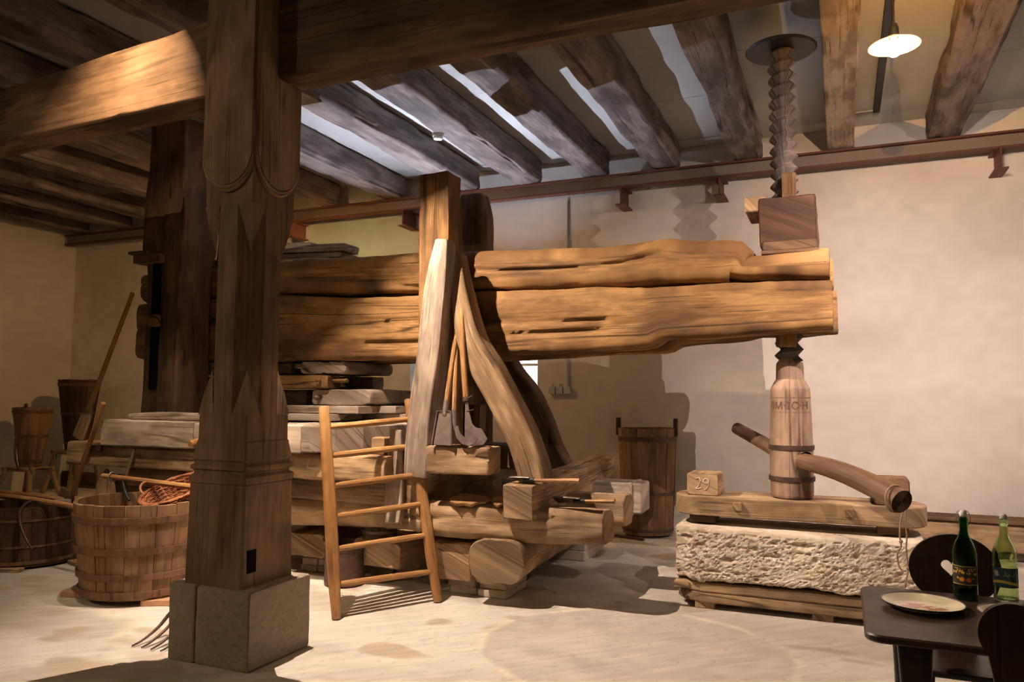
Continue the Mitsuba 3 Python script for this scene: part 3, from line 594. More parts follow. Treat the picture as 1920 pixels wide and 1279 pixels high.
pblock((-4.30, 5.98, 1.555), (-4.27, 6.75, 1.555), (.68, .15), 'large furrowed grey block, right one of the lowest layer under the lever', 116, r=.035, pegs=[((-4.55, 6.0, 1.56), (-4.52, 5.88, 1.545), .02)])
pblock((-5.05, 6.06, 1.555), (-5.05, 6.75, 1.555), (.6, .14), 'dark block of the lowest layer under the lever beside the carved post', 117, mat=OD)
pblock((-6.1, 6.0, 1.555), (-6.1, 6.75, 1.555), (.5, .14), 'block of the lowest layer under the lever behind the standard', 118, mat=OD)
for i, (x0, x1, y0, y1, z0, z1) in enumerate([(-5.7, -3.98, 5.80, 6.12, 1.408, 1.478), (-5.7, -3.80, 6.14, 6.75, 1.408, 1.478), (-5.7, -4.2, 5.68, 6.2, 1.342, 1.403), (-5.7, -3.72, 6.22, 6.78, 1.342, 1.403)]):
    put('pressing_board', block(((x0+x1)/2, (y0+y1)/2, (z0+z1)/2), (x1-x0, y1-y0, z1-z0), r=.006, wob=.003, seed=120+i), 'mat_oak_grey', smooth=False,
        label=['front thick board on the bed under the pressing blocks', 'rear thick board on the bed under the pressing blocks', 'thin front board directly on the bed', 'thin rear board directly on the bed'][i], cat_='board')
# planks stored on top of the lever
SP = ['lowest grey plank of the pile stored on the lever', 'second plank from below in the pile on the lever', 'middle plank of the pile stored on the lever', 'second plank from the top of the pile stored on the lever', 'topmost short plank of the pile stored on the lever']
for i, (x0, y0, x1, y1, z, w, h) in enumerate([(-5.75, 6.36, -4.62, 6.30, 2.925, .30, .055), (-5.75, 6.42, -4.50, 6.36, 2.988, .28, .05), (-5.7, 6.36, -4.46, 6.33, 3.042, .24, .045), (-5.7, 6.44, -4.52, 6.42, 3.092, .26, .045), (-5.72, 6.5, -4.98, 6.46, 3.14, .22, .045)]):
    d = math.atan2(y1-y0, x1-x0); L = math.hypot(x1-x0, y1-y0)
    put('stored_plank', block(((x0+x1)/2, (y0+y1)/2, z), (L, w, h), rot=d, r=.005, wob=.002, seed=130+i, tilt=-.045), 'mat_oak_grey', smooth=False, label=SP[i], cat_='plank', group='planks stored on the lever')
for i, (z, dx) in enumerate([(2.90, 0), (2.96, .05)]):
    put('stored_plank', block((-6.36+.3+dx, 6.12+.1*i, z), (.62, .2, .05), rot=0, r=.005, seed=140+i, tilt=-.10), 'mat_oak_grey', smooth=False, label=['lower', 'upper'][i] + ' of two short bluish planks lying on the lever beside the left standard', cat_='plank', group='short planks on the lever beside the standard')
put('prop_block', timber([(-6.05, 6.5, 2.87), (-5.98, 6.5, 3.35)], [(.22, .2), (.16, .18)], up=(0, 1, 0), r=.04, wob=.01, seed=145), OD, label='dark rounded wooden block standing on the lever left of the carved post', cat_='wooden block')

# ================================================================== PRESS SCREW, ITS NUT, YOKE AND STONE WEIGHT
SX, SY = -0.365, 6.30
scr = thing('press_screw', 'upright wooden press screw with a thick turned foot and capstan bar', 'wooden screw')
def thread(z0, z1, r0, r1, pitch, x0, x1, starts=1, n=40, per=14, seed=1):
    m = int((z1-z0)/pitch*per)+1; th = np.linspace(0, 2*math.pi, n+1); z = np.linspace(z0, z1, m)
    ph = (z[:, None]/pitch - starts*th[None]/(2*math.pi)) % 1.0
    tri = 1-np.abs(2*ph-1); tri = np.clip((tri-.1)/.9, 0, 1)
    rr = r0 + (r1-r0)*tri
    rr = rr + .006*(meshkit.fbm(np.stack([np.cos(th)[None]*2+0*z[:, None], np.sin(th)[None]*2+0*z[:, None], z[:, None]*9+0*th[None]], -1), 3, seed)-.5)*2
    cx = x0 + (x1-x0)*(z-z0)/(z1-z0)
    P = np.stack([cx[:, None]+rr*np.cos(th), SY+rr*np.sin(th), np.broadcast_to(z[:, None], rr.shape)], -1); v0 = next_piece()
    U = np.stack([P[..., 2], np.broadcast_to(th*.15+v0, rr.shape)], -1)
    return P.reshape(-1, 3), grid_faces(m, n+1), U.reshape(-1, 2)
put('thread', thread(1.86, 4.325, .064, .106, .095, SX, SX-.02), 'mat_joist', scr, smooth=35 and False, label='coarse spiral thread')
foot = [(0, .818), (.135, .818), (.15, .825), (.155, .84), (.158, 1.0), (.157, 1.2), (.150, 1.45), (.145, 1.62), (.143, 1.645), (.115, 1.70), (.103, 1.715), (.101, 1.80), (.098, 1.84), (.07, 1.875)]
dense = []
for a, b in zip(foot[:-1], foot[1:]):
    m = max(1, int(abs(b[1]-a[1])/.05)); dense += [(a[0]+(b[0]-a[0])*t/m, a[1]+(b[1]-a[1])*t/m) for t in range(m)]
tf_ = put('turned_foot', lathe(dense+[foot[-1]], 48, (SX, SY, 0), crease=True, vscale=.16), 'mat_foot', scr, label='thick turned wooden foot')
put('check_crack', bx(-.003, .003, -.159, -.15, .83, 1.10), 'mat_dark_hole', scr, smooth=False) if False else None
for z, r in ((1.20, .159), (.965, .160)):
    put('iron_hoop', lathe([(r, z-.017), (r+.008, z-.017), (r+.008, z+.017), (r, z+.017)], 48, (SX, SY, 0)), 'mat_iron', tf_, smooth=False, label='rusty iron hoop round the foot')
for z in (1.575, 1.465):
    put('scored_line', lathe([(.1475, z-.0025), (.1482 + (1.575-z)*.03, z), (.1475, z+.0025)], 48, (SX, SY, 0)), 'mat_engraved', tf_, smooth=False)
def bend(m, r, a_mid, z):
    """Wraps flat lettering round the foot."""
    v = np.array(m.vertices); w = (v[:, 0].min()+v[:, 0].max())/2
    a = a_mid + (v[:, 0]-w)/r; rr = r + v[:, 2]
    v = np.stack([SX+rr*np.cos(a), SY+rr*np.sin(a), z+v[:, 1]], 1)
    f = np.array(m.faces); return v, f, v[:, :2]
lt = meshkit.text_mesh('BM\u00b7IC\u00b7H', .058, .004); 
import trimesh.remesh
v_, f_ = trimesh.remesh.subdivide_to_size(lt.vertices, lt.faces, .012)
put('lettering', bend(trimesh.Trimesh(v_, f_, process=False), .1482, math.atan2(-1, -.04)-.02, 1.49), 'mat_engraved', tf_, smooth=False, label='scored letters round the foot')
bar = [(-.83, 6.80, 1.315), (-.60, 6.55, 1.215), (-.365, 6.28, 1.115), (-.10, 5.98, 1.08), (.16, 5.72, 1.0), (.335, 5.52, .92)]
put('capstan_bar', tube(bar, [.050, .054, .058, .068, .076, .078], 20, sub=40), 'mat_bar', scr, label='long rounded capstan bar through the foot')
put('bar_hole', xf(lathe([(0, 0), (.068, 0), (.068, .01)], 28), frame((SX+.108, SY-.119, 1.105), (.68, -.73, 0), (0, 0, 1))), 'mat_dark_hole', tf_, smooth=False)
rope = thing('rope_loop', 'thin rope loop hanging knotted from the end of the capstan bar', 'rope')
ex, ey, ez = .315, 5.54, .93
loop = [(ex + .085*math.cos(a)*.3 + .0, ey - .02 - .088*math.cos(a)*.0 + .0, ez + .086*math.sin(a)) for a in np.linspace(-.6, 3.8, 16)]
wrap = [(.30 + .062*math.cos(a), 5.535 + .058*math.cos(a), .935 + .086*math.sin(a)) for a in np.linspace(0, 2*math.pi, 22)]
put('turn', tube(wrap, .006, 6), 'mat_rope', rope)
put('strand', tube([(.335, 5.46, .86), (.318, 5.44, .80), (.312, 5.43, .72), (.318, 5.43, .66), (.295, 5.43, .60), (.30, 5.43, .54), (.325, 5.43, .50)], .0055, 6, sub=24), 'mat_rope', rope)
put('strand', tube([(.352, 5.47, .87), (.345, 5.45, .80), (.352, 5.44, .72), (.345, 5.43, .64), (.350, 5.43, .57), (.352, 5.43, .52), (.338, 5.43, .44), (.33, 5.43, .40)], .0055, 6, sub=24), 'mat_rope', rope)
for z in (.685, .525): put('knot', lathe([(0, -.014), (.009, -.008), (.013, 0), (.009, .008), (0, .014)], 10, (.318 if z > .6 else .352, 5.432, z), crease=False), 'mat_rope', rope)

nut = thing('screw_nut', 'dark squared nut block on the lever end with the wooden screw through it', 'wooden block')
put('block', timber([(-.345, 5.99, 2.885), (-.345, 6.62, 2.885)], (.40, .38), r=.016, wob=.008, seed=151, du=.06, dp=.05), 'mat_tub_dark', nut)
put('bolster', timber([(-.33, 5.97, 2.705), (-.33, 6.64, 2.705)], (.385, .075), r=.012, wob=.006, seed=152, du=.08, dp=.06), OD, nut, label='paler board under the nut block')
put('wedge_board', bx(-.53, -.13, 5.94, 6.64, 2.640, 2.668, .006), OD, nut, smooth=False)
put('side_board', bx(-.65, -.50, 6.0, 6.45, 2.985, 3.10, .008, grain='y'), OL, nut, smooth=False, label='board sticking out at the left')
put('upright_slat', bx(-.385, -.285, 6.12, 6.18, 3.06, 3.29, .006, grain='z'), OG, nut, smooth=False, label='short slat in front of the screw')
cov = thing('screw_hole_cover', 'flat black round disc at the ceiling where the wooden screw goes through', 'disc')
put('disc', lathe([(.0, 4.325), (.258, 4.325), (.272, 4.338), (.258, 4.35), (0, 4.35)], 64, (SX-.02, SY, 0)), 'mat_black', cov, smooth=False)

yoke = thing('yoke_beam', 'flat plank with rounded ends lying across the stone weight under the screw', 'plank')
yp = sbox(-1.05, 6.06, .35, 6.54).union(affinity.scale(Point(-1.05, 6.30).buffer(.24, 24), .80, 1)).union(affinity.scale(Point(.35, 6.30).buffer(.24, 24), .80, 1))
put('plank', extrude(yp, .672, .815, .008), OL, yoke, smooth=False)
for x0, x1 in ((-1.13, -.90), (.19, .43)):
    put('spacer', bx(x0+.02, x1-.02, 6.12, 6.40, .612, .674), OD, yoke, smooth=False)
for x in (-.74, .03):
    put('peg', bx(x-.03, x+.03, 6.02, 6.10, .728, .788, .004, grain='y'), OL, yoke, smooth=False, label='square peg in the front edge')
def yblock(x0, x1, zt, lab, chalk):
    t = thing('tenon_block', lab, 'wooden block')
    yb_ = put('block', timber([((x0+x1)/2, 6.12, (.815+zt)/2), ((x0+x1)/2, 6.40, (.815+zt)/2)], (x1-x0, zt-.815), r=.018, wob=.004, seed=int(abs(x0)*100), du=.06, dp=.05), OD if not chalk else OL, t)
    if chalk:
        strokes = [[(-.055, .035), (-.03, .045), (-.018, .03), (-.03, -.01), (-.055, -.04), (-.035, -.038), (-.012, -.03)], [(.045, .03), (.02, .042), (.005, .02), (.02, .005), (.042, .018), (.045, .04), (.045, .01), (.03, -.035), (.012, -.045)]]
        put('chalk_mark', cat([tube([((x0+x1)/2+a, 6.117, .905+b) for a, b in s_], .0038, 5, sub=24) for s_ in strokes]), 'mat_chalk', yb_, label='chalked figures')
    put('spacer', bx(x0-.01 if not chalk else x0+.03, x1-.03, 6.20, 6.50, .813, .835), OD, t, smooth=False)
yblock(-1.13, -.885, .985, 'squared pale wooden block with chalked figures on the left end of the yoke plank', True)
yblock(.19, .425, 1.005, 'dark squared wooden block on the right end of the yoke plank behind the capstan bar', False)

def stone_mod(s, W):
    W = W.copy()
    e = np.clip(s/.13, 0, 1); W[:, 0] *= .62 + .38*e
    W[:, 1] *= .96 + .04*e
    e2 = np.clip((1.72-s)/.08, 0, 1); W[:, 0] *= .80 + .2*e2
    return W
sm = timber([(-1.205, 6.23, .395), (.50, 6.23, .395)], (.62, .41), r=.022, wob=.006, seed=161, du=.0095, dp=.0095, mod=stone_mod, freq=2.0)
V = sm[0].copy()
nn = trimesh.Trimesh(V, sm[1], process=False).vertex_normals
fr = np.clip((6.10 - V[:, 1])/.12, 0, 1) * np.clip((.585-V[:, 2])/.03, 0.12, 1)
d = (meshkit.fbm(V*np.array([7, 7, 9]), 3, 3)-.5)*.030 + (meshkit.noise(V*np.array([44, 44, 52.]), 5)-.5)*.011 + (meshkit.noise(V*np.array([95, 95, 105.]), 4)-.5)*.011
d -= .022*np.clip((meshkit.noise(V*np.array([15, 15, 21.]), 7)-.72)/.10, 0, 1) + .012*np.clip((meshkit.noise(V*np.array([60, 60, 66.]), 11)-.72)/.1, 0, 1)
V += nn*(d*(.16+.84*fr))[:, None]
low = np.clip((.30 - V[:, 2])/.12, 0, 1)*fr
V[:, 2] += low*(.02 + .07*(meshkit.fbm(np.stack([V[:, 0]*4.5, V[:, 0]*0, V[:, 0]*0], 1), 3, 6)-.35))
put('stone_weight', (V, sm[1], sm[2]), 'mat_limestone', label='huge rough pale limestone block hanging weight under the press screw', cat_='stone block')
sb = thing('stone_bed', 'wooden sledge-like timber bed under the rough limestone block', 'timber bed')
bp = Polygon([(-1.20, 6.10), (-1.13, 5.99), (-1.0, 5.94), (.56, 5.94), (.56, 6.54), (-1.13, 6.54), (-1.20, 6.45)])
put('upper_timber', extrude(bp, .128, .195, .010), OL, sb, smooth=False)
put('lower_timber', extrude(affinity.scale(bp, .995, .985), .048, .126, .010), OL, sb, smooth=False)
for x in (-.98, -.16, .28):
    put('foot', bx(x-.07, x+.07, 5.97, 6.5, 0, .05, .006, grain='y'), OL, sb, smooth=False)
put('end_piece', bx(-1.205, -1.09, 5.96, 6.04, .135, .19, .008), OL, sb, smooth=False)

# ================================================================== THINGS STANDING ROUND THE PRESS
lad = thing('ladder', 'light brown wooden ladder with six rungs leaning on the press', 'ladder')
FL, FR_, TL, TR = np.array([-3.30, 4.60, 0]), np.array([-2.87, 5.29, 0]), np.array([-3.57, 4.76, 1.49]), np.array([-3.30, 5.53, 1.545])
put('rail', timber([FL, FL+(TL-FL)*.25, TL], [(.055, .06), (.078, .085), (.066, .072)], up=(.53, .85, 0), r=.022, wob=.003, seed=171, du=.06, dp=.05), 'mat_pine', lad)
put('rail', timber([FR_, FR_+(TR-FR_)*.25, TR], [(.055, .06), (.076, .082), (.062, .068)], up=(.53, .85, 0), r=.022, wob=.003, seed=172, du=.06, dp=.05), 'mat_pine', lad)
for i, t in enumerate((.155, .315, .465, .61, .755, .895)):
    a = FL + (TL-FL)*t; b = FR_ + (TR-FR_)*(t - .012*(i == 0)); dd = (b-a)/np.linalg.norm(b-a)
    put('rung', tube([a-dd*.02, a+dd*.1, (a+b)/2, b-dd*.1, b+dd*.02], [.017, .023, .025, .023, .017], 12, sub=12), 'mat_pine', lad)

def staves(parent, c, r0, r1, z0, z1, N, th, mat, seed, hoops, hoop_mat='mat_hoop', ys=1.0, jit=.004, bottom=True, tilt=None, hoop_t=.006, tall=()):
    r_ = np.random.default_rng(seed); w = r_.uniform(.75, 1.25, N); ang = np.r_[0, np.cumsum(w)/w.sum()*2*math.pi]
    M = np.eye(4) if tilt is None else np.array(tilt)
    def place(m):
        v = m[0]*np.array([1, ys, 1]); v = v + np.array([c[0], c[1], 0]); return xf((v, m[1], m[2]), M)
    for i in range(N):
        a = np.linspace(ang[i]+.004, ang[i+1]-.004, 4); dr_ = r_.uniform(-jit, jit)
        zt = z1 + r_.uniform(-jit, jit)*1.5 + (.10 if i in tall else 0)
        zs = np.array([z0 + r_.uniform(-.002, .002), (z0+zt)/2, zt]); R = r0 + (r1-r0)*(zs-z0)/(z1-z0) + dr_
        P = []
        for z, r in zip(zs, R):
            o = np.stack([r*np.cos(a), r*np.sin(a), np.full(4, z)], 1); q = np.stack([(r-th)*np.cos(a[::-1]), (r-th)*np.sin(a[::-1]), np.full(4, z)], 1)
            P.append(np.vstack([o, q, o[:1]]))
        P = np.array(P); v0 = next_piece()
        U = np.stack([P[..., 2], np.broadcast_to(np.r_[a*r0, a[::-1]*r0, a[0]*r0]+v0, P.shape[:2])], -1)
        f = grid_faces(3, 9)[:, ::-1]; V_ = P.reshape(-1, 3); capf = []
        for b, fl in ((0, True), (18, False)):
            for k in range(3):
                q1 = [b+k, b+k+1, b+6-k]; q2 = [b+k, b+6-k, b+7-k]
                capf += [q1[::-1], q2[::-1]] if fl else [q1, q2]
        put('stave', place((V_, np.vstack([f, capf]), U.reshape(-1, 2))), mat, parent, smooth=False)
    for z, h in hoops:
        r = r0 + (r1-r0)*(z-z0)/(z1-z0) + jit*.6; k = (r1-r0)/(z1-z0)*h/2
        put('hoop', place(lathe([(r-k-.002, z-h/2), (r-k+hoop_t, z-h/2), (r+k+hoop_t, z+h/2), (r+k-.002, z+h/2)], 48)), hoop_mat, parent, smooth=False)
    if bottom: put('bottom', place(lathe([(0, z0+.03), (r0-th*.5, z0+.03), (r0-th*.5, z0+.05), (0, z0+.05)], 32)), mat, parent, smooth=False)

tub = thing('large_tub', 'large round stave tub beside the carved post with a wicker basket in it', 'tub')
staves(tub, (-5.14, 4.56), .43, .50, .045, .745, 26, .032, 'mat_tub', 3, [(.635, .05), (.405, .045), (.215, .045), (.085, .05)], 'mat_hoop_wood', hoop_t=.012)
for (x, y, a), lab in zip([(-4.74, 4.38, .45), (-5.50, 4.30, .3), (-5.1, 4.85, .2)], ['red brick sticking out under the right side of the large tub', 'red brick under the left edge of the large tub', 'red brick hidden under the back of the large tub']):
    put('brick', block((x, y, .022), (.24, .115, .044), rot=a, r=.004, wob=.002), 'mat_red_brick', smooth=False, label=lab, cat_='brick')
# wicker basket: hoops of weave over stakes
bk = thing('wicker_basket', 'reddish wicker basket lying in the large tub', 'basket')
BC = np.array([-4.92, 4.66, .80])
def weave(z, r, ph, amp=.006, rr=.0075, n=96):
    a = np.linspace(0, 2*math.pi, n); q = r + amp*np.sin(a*16+ph)
    return tube(np.stack([q*np.cos(a), q*np.sin(a)*.8, np.full(n, z) + .004*np.sin(a*5+ph)], 1), rr, 6, caps=False)
tl = frame(BC, (-.12, -.42, .9), (1, 0, 0))
put('weave', xf(cat([weave(-.13 + .0135*i, .205 + .008*i, math.pi*(i % 2)) for i in range(11)]), tl), 'mat_wicker', bk, kind='stuff')
put('base_weave', xf(cat([weave(-.135, .03 + .016*i, math.pi*(i % 2), .003) for i in range(12)]), tl), 'mat_wicker', bk, kind='stuff')
put('rim', xf(cat([weave(.025, .298, k*2.1, .010, .009) for k in range(3)]), tl), 'mat_wicker', bk, label='braided rim')
for i in range(16):
    a = 2*math.pi*i/16
    put('stake', xf(tube([(.2*math.cos(a), .16*math.sin(a), -.14), (.29*math.cos(a), .232*math.sin(a), .02)], .006, 6), tl), 'mat_wicker', bk, smooth=False)
for s_ in (1, -1):
    put('handle', xf(tube([(s_*.27, -.07, .02), (s_*.31, -.05, .075), (s_*.32, 0, .095), (s_*.31, .05, .075), (s_*.27, .07, .02)], .010, 8, sub=20), tl), 'mat_wicker', bk)
hk = thing('hooked_pole', 'pale round pole with an iron ring lying across the large tub', 'pole')
HA, HB = np.array([-5.83, 4.73, .875]), np.array([-4.30, 4.60, .835])
put('shaft', tube([HA, HA+(HB-HA)*.4, HB], [.021, .023, .024], 12, sub=14), 'mat_pine', hk)
hc = HA + (HB-HA)*.085
put('ring', tube([hc + .045*np.array([.15*math.cos(a), math.cos(a)*.75, math.sin(a)*.9]) for a in np.linspace(0, 2*math.pi, 25)], .006, 8), 'mat_wire', hk, label='iron ring')
put('hook', tube([hc+(HB-HA)*.09, hc+(HB-HA)*.10+np.array([.05, -.03, -.09]), hc+(HB-HA)*.12+np.array([.09, -.04, -.17])], [.012, .014, .012], 8, sub=8), 'mat_black', hk, label='dark iron hook')

t2 = thing('stave_bucket', 'dark round stave bucket at the left edge of the picture', 'bucket')
staves(t2, (-7.08, 4.97), .425, .41, .02, .545, 22, .028, 'mat_tub_dark', 5, [(.43, .02), (.20, .018), (.06, .03)], 'mat_hoop_wood', hoop_t=.006)
lp = thing('well_pole', 'two light wooden poles crossed on the dark bucket at the left edge', 'pole')
put('shaft', tube([(-8.1, 4.98, .575), (-6.9, 4.85, .60), (-5.95, 4.72, .578)], [.026, .025, .024], 12, sub=16), 'mat_pine', lp)
put('shaft', tube([(-8.1, 5.12, .60), (-7.0, 5.04, .595), (-6.66, 4.98, .60)], [.024, .023, .022], 12, sub=12), 'mat_pine', lp)
put('cleat', bx(-6.70, -6.58, 4.93, 5.02, .545, .60, .008), 'mat_oak_grey', lp, smooth=False)
put('iron_strap', tube([(-6.84, 4.86, .60), (-6.76, 4.66, .52), (-6.62, 4.60, .36), (-6.52, 4.62, .22)], [.018, .016, .013, .010], 6, sub=14), 'mat_iron', lp, label='dark iron strap hanging down')
put('upright_fin', timber([(-6.76, 5.06, .55), (-6.72, 5.06, .69)], (.11, .03), up=(0, 1, 0), r=.012, wob=.003, du=.03, dp=.04), OD, lp)
put('wood_chock', block((-6.80, 4.62, .016), (.22, .09, .032), rot=.35, r=.004), OL, smooth=False, label='small flat wooden chock in front of the dark bucket', cat_='chock')
put('wood_chock', block((-6.52, 5.06, .018), (.22, .09, .036), rot=-.3, r=.004), OL, smooth=False, label='small flat wooden chock at the right side of the dark bucket', cat_='chock')

# grape hods on their stands by the left wall
def hod(name, c, z0, z1, r0, r1, mat, lab, seed, ang, straps):
    t = thing(name, lab, 'hod', None)
    staves(t, c, r0, r1, z0, z1, 14, .022, mat, seed, [(z0+.10*(z1-z0), .03), (z0+.52*(z1-z0), .035), (z0+.93*(z1-z0), .045)], 'mat_hoop_wood', ys=.72, hoop_t=.008)
    return t
h1 = hod('grape_hod', (-11.50, 8.05), .46, 1.36, .175, .335, 'mat_tub', 'brown tapered wooden carrying hod on a stand by the left wall', 11, 0, True)
for dx in (-.02, .24):
    put('strap', tube([(-11.43+dx, 7.79, 1.0), (-11.42+dx, 7.76, .7), (-11.38+dx, 7.80, .43)], [.014, .018, .012], 6, sub=8), 'mat_iron', h1, label='dark strap')
put('ear', timber([(-11.73, 8.1, 1.3), (-11.74, 8.1, 1.42)], (.06, .03), up=(0, 1, 0), r=.01, wob=.002, du=.05, dp=.05), OD, h1)
h2 = hod('grape_hod', (-11.32, 8.68), .68, 1.80, .20, .37, 'mat_tub_dark', 'taller black tapered carrying hod standing behind the brown one by the left wall', 12, 0, False)
put('strap', tube([(-11.09, 8.44, 1.28), (-10.97, 8.40, 1.12), (-10.92, 8.45, .98)], [.016, .018, .012], 6, sub=8), 'mat_black', h2, label='dark strap')
def stand(lab, c, zt, hw, dpt, seed):
    t = thing('hod_stand', lab, 'stand')
    x, y = c
    put('cross_bar', timber([(x-hw*1.35, y-dpt, zt-.03), (x+hw*1.35, y-dpt, zt-.03)], (.05, .06), r=.01, wob=.003, seed=seed, dp=.06), OL, t)
    put('cross_bar', timber([(x-hw*1.2, y+dpt*.7, zt-.03), (x+hw*1.2, y+dpt*.7, zt-.03)], (.05, .06), r=.01, wob=.003, seed=seed, dp=.06), OL, t)
    put('board', bx(x-hw*1.1, x+hw*1.1, y-dpt*.8, y+dpt*.8, zt-.012, zt, .003), OL, t, smooth=False)
    for sx in (-1, 1):
        for sy in (-1, .7):
            put('leg', timber([(x+sx*hw*1.55, y+sy*dpt*1.5, 0), (x+sx*hw*.95, y+sy*dpt, zt-.02)], (.065, .055), up=(0, 1, 0), r=.012, wob=.003, seed=seed, dp=.06), OL, t)
    return t
stand('splay-legged wooden stand under the brown hod', (-11.48, 8.05), .455, .27, .2, 181)
stand('wooden stand under the black hod by the corner', (-11.32, 8.68), .675, .24, .18, 182)
put('wall_plank', bx(-12.25, -9.2, 9.14, 9.22, .0, .26, .006), OD, smooth=False, label='dark plank along the foot of the wall behind the hods', cat_='plank')

# tall barrel by the back wall
brl = thing('tall_barrel', 'tall brown stave vat with two ears standing at the back wall', 'barrel')
staves(brl, (-2.085, 8.86), .285, .335, .03, 1.215, 18, .028, 'mat_tub', 13, [(1.10, .05), (.49, .035), (.60*.0+.08, .03)], 'mat_iron', hoop_t=.005)
for s_ in (-1, 1):
    put('ear', bx(-2.085+s_*.335-.022, -2.085+s_*.335+.022, 8.81, 8.87, 1.13, 1.335, .008, grain='z'), 'mat_tub_dark', brl, smooth=False, label='upright ear')
put('floor_slat', block((-2.24, 8.52, .016), (.42, .05, .03), rot=-.25, r=.004), 'mat_tub_dark', smooth=False, label='dark slat on the floor before the tall vat', cat_='slat')

# long-handled tools at the left end of the press
pd = thing('wooden_paddle', 'long wooden paddle leaning against the left standard of the press', 'paddle')
A, B = np.array([-6.33, 5.38, 2.56]), np.array([-6.90, 5.30, 1.13])
put('shaft', tube([A, A+(B-A)*.5, A+(B-A)*.80], [.020, .023, .026], 12, sub=14), 'mat_pine', pd)
put('blade', timber([A+(B-A)*.76, A+(B-A)*.84, B], [(.05, .03), (.13, .028), (.155, .022)], up=(0, 1, 0), r=.010, wob=.003, seed=191, du=.03, dp=.04), 'mat_oak_log', pd, label='flat blade')
sv = thing('wooden_scoop', 'wooden grain scoop with a curved blade standing on the floor left of the large tub', 'scoop')
A, B = np.array([-6.22, 5.02, 1.49]), np.array([-7.30, 5.40, .02])
put('shaft', tube([A, A+(B-A)*.4, A+(B-A)*.72], [.022, .024, .026], 12, sub=14), 'mat_pine', sv)
def scoop(P0, P1, w, h, n=12, m=9):
    t = P1-P0; L = np.linalg.norm(t); M = frame(P0, t, (1, .25, .4)); out = []
    for th_, off in ((0, 0), (1, -.012)):
        P = []
        for i in range(n):
            q = i/(n-1); ww = w*(.45+.55*min(1, q*2.2))
            P.append([(ww*(2*j/(m-1)-1), h*(2*j/(m-1)-1)**2 + .05*math.sin(q*2.4)+off, q*L) for j in range(m)])
        out.append(np.array(P).reshape(-1, 3))
    f = grid_faces(n, m); k = n*m
    V_ = np.vstack(out); F_ = np.vstack([f, f[:, ::-1]+k])
    b = [i*m for i in range(n)] + [(n-1)*m+j for j in range(1, m)] + [i*m+m-1 for i in range(n-2, -1, -1)] + list(range(m-2, 0, -1))
    ed = [];
    for a_, c_ in zip(b, b[1:]+b[:1]): ed += [[a_, c_, c_+k], [a_, c_+k, a_+k]]
    U = np.stack([V_[:, 2], V_[:, 0]+next_piece()], 1)
    return xf((V_, np.vstack([F_, ed]), U), M)
put('blade', scoop(A+(B-A)*.68, B, .12, .07), 'mat_oak_log', sv, smooth=False, label='hollow curved blade')
hp = thing('iron_scraper', 'small iron scraper plate on a stick before the bearer end, left of the bed', 'scraper')
put('plate', bx(-6.60, -6.42, 5.165, 5.19, 1.03, 1.09, .003), 'mat_iron', hp, smooth=False)
put('stick', tube([(-5.97, 5.16, 1.07), (-6.02, 5.12, .80)], .016, 8), OD, hp)
put('pointed_board', extrude(Polygon([(-6.62, .45), (-6.62, .70), (-6.50, .86), (-6.40, .72), (-6.34, .45)]), 5.30, 5.33, axis='y', grain='z'), OL, smooth=False, label='pointed board standing behind the large tub below the bed', cat_='board')

pf = thing('pitchfork', 'dark pitchfork leaning behind the carved post with its tines on the floor', 'pitchfork')
A, B = np.array([-3.84, 3.90, 1.02]), np.array([-3.965, 3.93, .20])
put('handle', tube([A, (A+B)/2, B], [.022, .023, .024], 10, sub=10), 'mat_tub_dark', pf)
ju = B
for i, (x, y) in enumerate([(-4.14, 3.60), (-4.06, 3.60), (-3.98, 3.60), (-3.90, 3.60)]):
    e = np.array([x+.05, y-.02, .012])
    put('tine', tube([ju, ju+np.array([(x+4.0)*.6-.01, -.05, -.03]), ju+np.array([(x+4.0)*.9, -.14, -.12]), e], [.014, .013, .010, .005], 8, sub=18), 'mat_iron', pf, label=None)

# garden tools on the split beam end
sp = thing('spade', 'spade with square iron blade, left one of three tools on the split beam end', 'spade')
put('shaft', tube([(-2.85, 5.52, 2.10), (-2.852, 5.42, 1.75), (-2.853, 5.335, 1.42)], [.020, .021, .022], 12, sub=12), 'mat_pine', sp)
bl = Polygon([(-.085, 0), (.085, 0), (.083, .03), (.062, .255), (.05, .27), (-.048, .27), (-.058, .255)])
spb = put('blade', xf(extrude(bl, -.006, .006, .002, axis='y', grain='z'), frame((-2.853, 5.30, 1.192), (0, .14, 1), (1, 0, 0))), 'mat_blade', sp, smooth=False, label='square iron blade')
put('rim', xf(tube([(-.088, -.012, 0), (-.06, -.012, .262), (.06, -.012, .262), (.086, -.012, 0)], .008, 6), frame((-2.853, 5.30, 1.192), (0, .14, 1), (1, 0, 0))), 'mat_blade', spb)
put('socket', tube([(-2.853, 5.338, 1.43), (-2.853, 5.36, 1.54)], [.026, .022], 10), 'mat_blade', spb)
sk = thing('vine_hook', 'long-handled hook with curved narrow blade, middle one of three tools on the split beam end', 'hook')
put('shaft', tube([(-2.845, 5.50, 1.97), (-2.80, 5.40, 1.62), (-2.775, 5.345, 1.44)], [.019, .020, .020], 12, sub=14), 'mat_pine', sk)
put('neck', tube([(-2.777, 5.35, 1.46), (-2.765, 5.33, 1.38), (-2.745, 5.315, 1.31)], [.024, .020, .014], 8, sub=8), 'mat_blade', sk)
crv = Polygon([(0, .13), (.02, .05), (.075, 0), (.135, -.012), (.19, .02), (.20, .045), (.15, .035), (.10, .045), (.055, .08), (.03, .14)])
put('blade', xf(extrude(crv, -.004, .004, axis='y'), frame((-2.755, 5.30, 1.205), (0, .08, 1), (1, 0, 0))), 'mat_blade', sk, smooth=False, label='curved iron blade')
bh = thing('billhook', 'long-handled billhook with broad rusty blade, right one of three tools on the split beam end', 'billhook')
